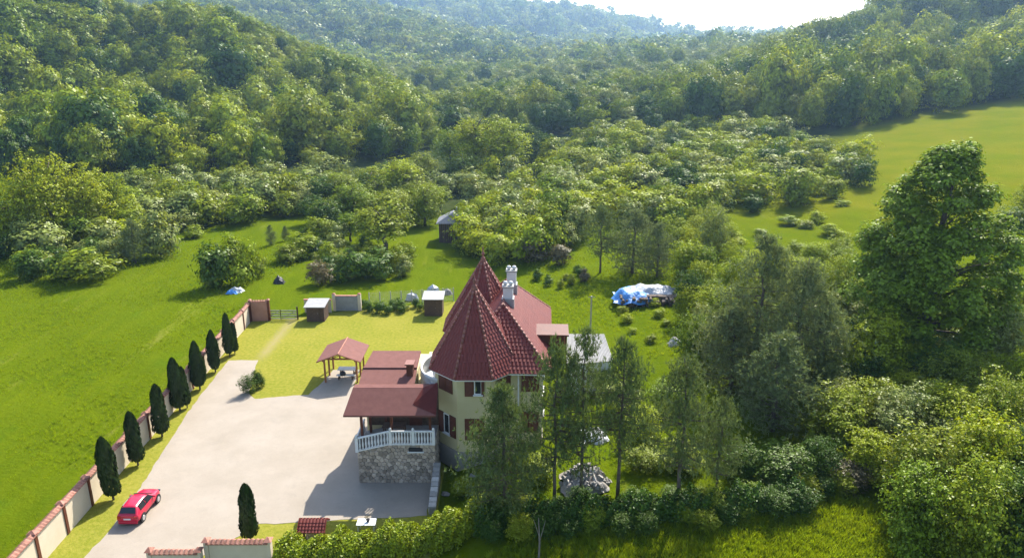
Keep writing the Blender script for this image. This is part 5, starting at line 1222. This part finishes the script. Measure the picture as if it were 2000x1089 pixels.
def instancer(name, coll, rows):
    me = bpy.data.meshes.new(name); a = np.array(rows); me.vertices.add(len(a)); me.vertices.foreach_set('co', a[:, :3].astype(np.float32).ravel())
    s_ = me.attributes.new('isc', 'FLOAT_VECTOR', 'POINT'); s_.data.foreach_set('vector', np.stack([a[:, 3], a[:, 3], a[:, 4]], 1).astype(np.float32).ravel())
    ix = me.attributes.new('idx', 'INT', 'POINT'); ix.data.foreach_set('value', a[:, 5].astype(np.int32))
    rt = me.attributes.new('rot', 'FLOAT_VECTOR', 'POINT'); rt.data.foreach_set('vector', np.stack([0*a[:, 6], 0*a[:, 6], a[:, 6]], 1).astype(np.float32).ravel())
    o = bpy.data.objects.new(name, me); COL.objects.link(o); o['kind'] = 'stuff'
    ng = bpy.data.node_groups.new(name, 'GeometryNodeTree'); ng.interface.new_socket('Geometry', in_out='INPUT', socket_type='NodeSocketGeometry'); ng.interface.new_socket('Geometry', in_out='OUTPUT', socket_type='NodeSocketGeometry')
    N = ng.nodes; L = ng.links; gi = N.new('NodeGroupInput'); go = N.new('NodeGroupOutput'); ci = N.new('GeometryNodeCollectionInfo'); ci.inputs['Collection'].default_value = coll
    ci.inputs['Separate Children'].default_value = True; ci.inputs['Reset Children'].default_value = True
    ip = N.new('GeometryNodeInstanceOnPoints'); ip.inputs['Pick Instance'].default_value = True
    mp = N.new('GeometryNodeMeshToPoints')
    def attr(nm, ty):
        q = N.new('GeometryNodeInputNamedAttribute'); q.data_type = ty; q.inputs['Name'].default_value = nm; return q.outputs['Attribute']
    L.new(gi.outputs[0], mp.inputs[0]); L.new(mp.outputs[0], ip.inputs['Points']); L.new(ci.outputs[0], ip.inputs['Instance'])
    L.new(attr('idx', 'INT'), ip.inputs['Instance Index']); L.new(attr('isc', 'FLOAT_VECTOR'), ip.inputs['Scale'])
    e = N.new('FunctionNodeEulerToRotation'); L.new(attr('rot', 'FLOAT_VECTOR'), e.inputs[0]); L.new(e.outputs[0], ip.inputs['Rotation'])
    L.new(ip.outputs[0], go.inputs[0]); md = o.modifiers.new('scatter', 'NODES'); md.node_group = ng; return o
wd_ = instancer('woodland', pool, rest); wd_['label'] = 'mixed green woodland covering the hills behind the valley'; wd_['category'] = 'woodland'

# ------------------------------------------------------------------ labels: say where each of several alike plants stands
def refine_labels():
    byg = {}
    for o in SC.objects:
        if o.parent is None and o.get('group') and o.get('category'): byg.setdefault(o['group'], []).append(o)
    ordn = ['first', 'second', 'third', 'fourth', 'fifth', 'sixth', 'seventh', 'eighth', 'ninth', 'tenth', 'eleventh', 'twelfth']
    for gname, L in byg.items():
        if len(L) < 2 or 'cypress' in gname: continue
        pr = {o: project(o.location.x, o.location.y, o.location.z) for o in L}
        xs = sorted(pr[o][0] for o in L); ys_ = sorted(pr[o][1] for o in L); ss = sorted(o.scale.z for o in L); n = len(L)
        for o in L:
            px, py, _ = pr[o]
            hx = 'left' if px < xs[n//3] else ('middle' if px < xs[2*n//3] else 'right'); vy = 'upper' if py < ys_[n//3] else ('central' if py < ys_[2*n//3] else 'lower')
            sz = 'small' if o.scale.z < ss[n//3] else ('medium' if o.scale.z < ss[2*n//3] else 'large')
            o['label'] = '%s %s, %s %s part' % (sz, o['label'], vy, hx) if n > 9 else '%s %s' % (sz, o['label'])
        dup = {}
        for o in L: dup.setdefault(o['label'], []).append(o)
        for lb, D in dup.items():
            if 1 < len(D) <= 12:
                for i, o in enumerate(sorted(D, key=lambda q: pr[q][0])): o['label'] = lb + ', %s from left' % ordn[i]
bpy.context.view_layer.update()
refine_labels()

# ------------------------------------------------------------------ meadow grass tufts
gpool = bpy.data.collections.new('grass_pool')
for sd in range(4):
    g = np.random.default_rng(sd + 60); n = 16; b = g.normal(size=(n, 3))*.16; b[:, 2] = 0; d = unit(g, n)*.45; d[:, 2] = 1; ln = g.uniform(.5, 1.1, n)[:, None]
    s = np.cross(d, unit(g, n)); s /= np.linalg.norm(s, axis=1, keepdims=True); w = g.uniform(.03, .055, n)[:, None]
    V_ = np.stack([b - s*w, b + s*w, b + d*ln + s*w*.3, b + d*ln - s*w*.3], 1).reshape(-1, 3)
    o = bpy.data.objects.new('grass_%d' % sd, quad_mesh('grass_tuft', V_, M['grass'], g.random(n))); gpool.objects.link(o)
rows = []
g = random.Random(21)
def grass(x0, x1, y0, y1, n, h, ok):
    for _ in range(n):
        x, y = g.uniform(x0, x1), g.uniform(y0, y1)
        if ok(x, y): s = g.uniform(*h); rows.append((x, y, float(H(x, y)) - .03, s*1.2, s, g.randrange(4), g.uniform(0, 6.28)))
def pxok(poly):
    def f(x, y):
        px, py, _ = project(x, y, float(H(x, y))); return in_poly(px, py, poly)
    return f
grass(-2, 30, 30, 46, 26000, (.18, .42), pxok([(930, 1100), (1050, 1040), (1400, 1010), (1640, 965), (1720, 985), (1800, 1100)]))
grass(-75, -28.2, 30, 110, 26000, (.10, .26), lambda x, y: x < WX(y) - .5 and x > -.72*y - 3)
grass(-29.2, -27.8, 30, 78, 900, (.25, .55), lambda x, y: x < WX(y) - .3)
grass(2, 26, 60, 95, 5000, (.12, .3), lambda x, y: True)
mg = instancer('meadow_grass', gpool, rows); mg['label'] = 'tufted green meadow grass around the walled garden'; mg['category'] = 'grass'

# ------------------------------------------------------------------ haze
mb = MB(); mb.box(-2400, 2400, -250, 3000, -3, 330)
hm = bpy.data.materials.new('haze_air'); hm.use_nodes = True; hn = hm.node_tree.nodes; hn.clear()
pv = hn.new('ShaderNodeVolumePrincipled'); pv.inputs['Color'].default_value = (.42, .66, 1.0, 1); pv.inputs['Density'].default_value = .00018; pv.inputs['Anisotropy'].default_value = .6
ho = hn.new('ShaderNodeOutputMaterial'); hm.node_tree.links.new(pv.outputs[0], ho.inputs['Volume'])
hz_ = obj('haze', mb, hm); hz_['kind'] = 'stuff'
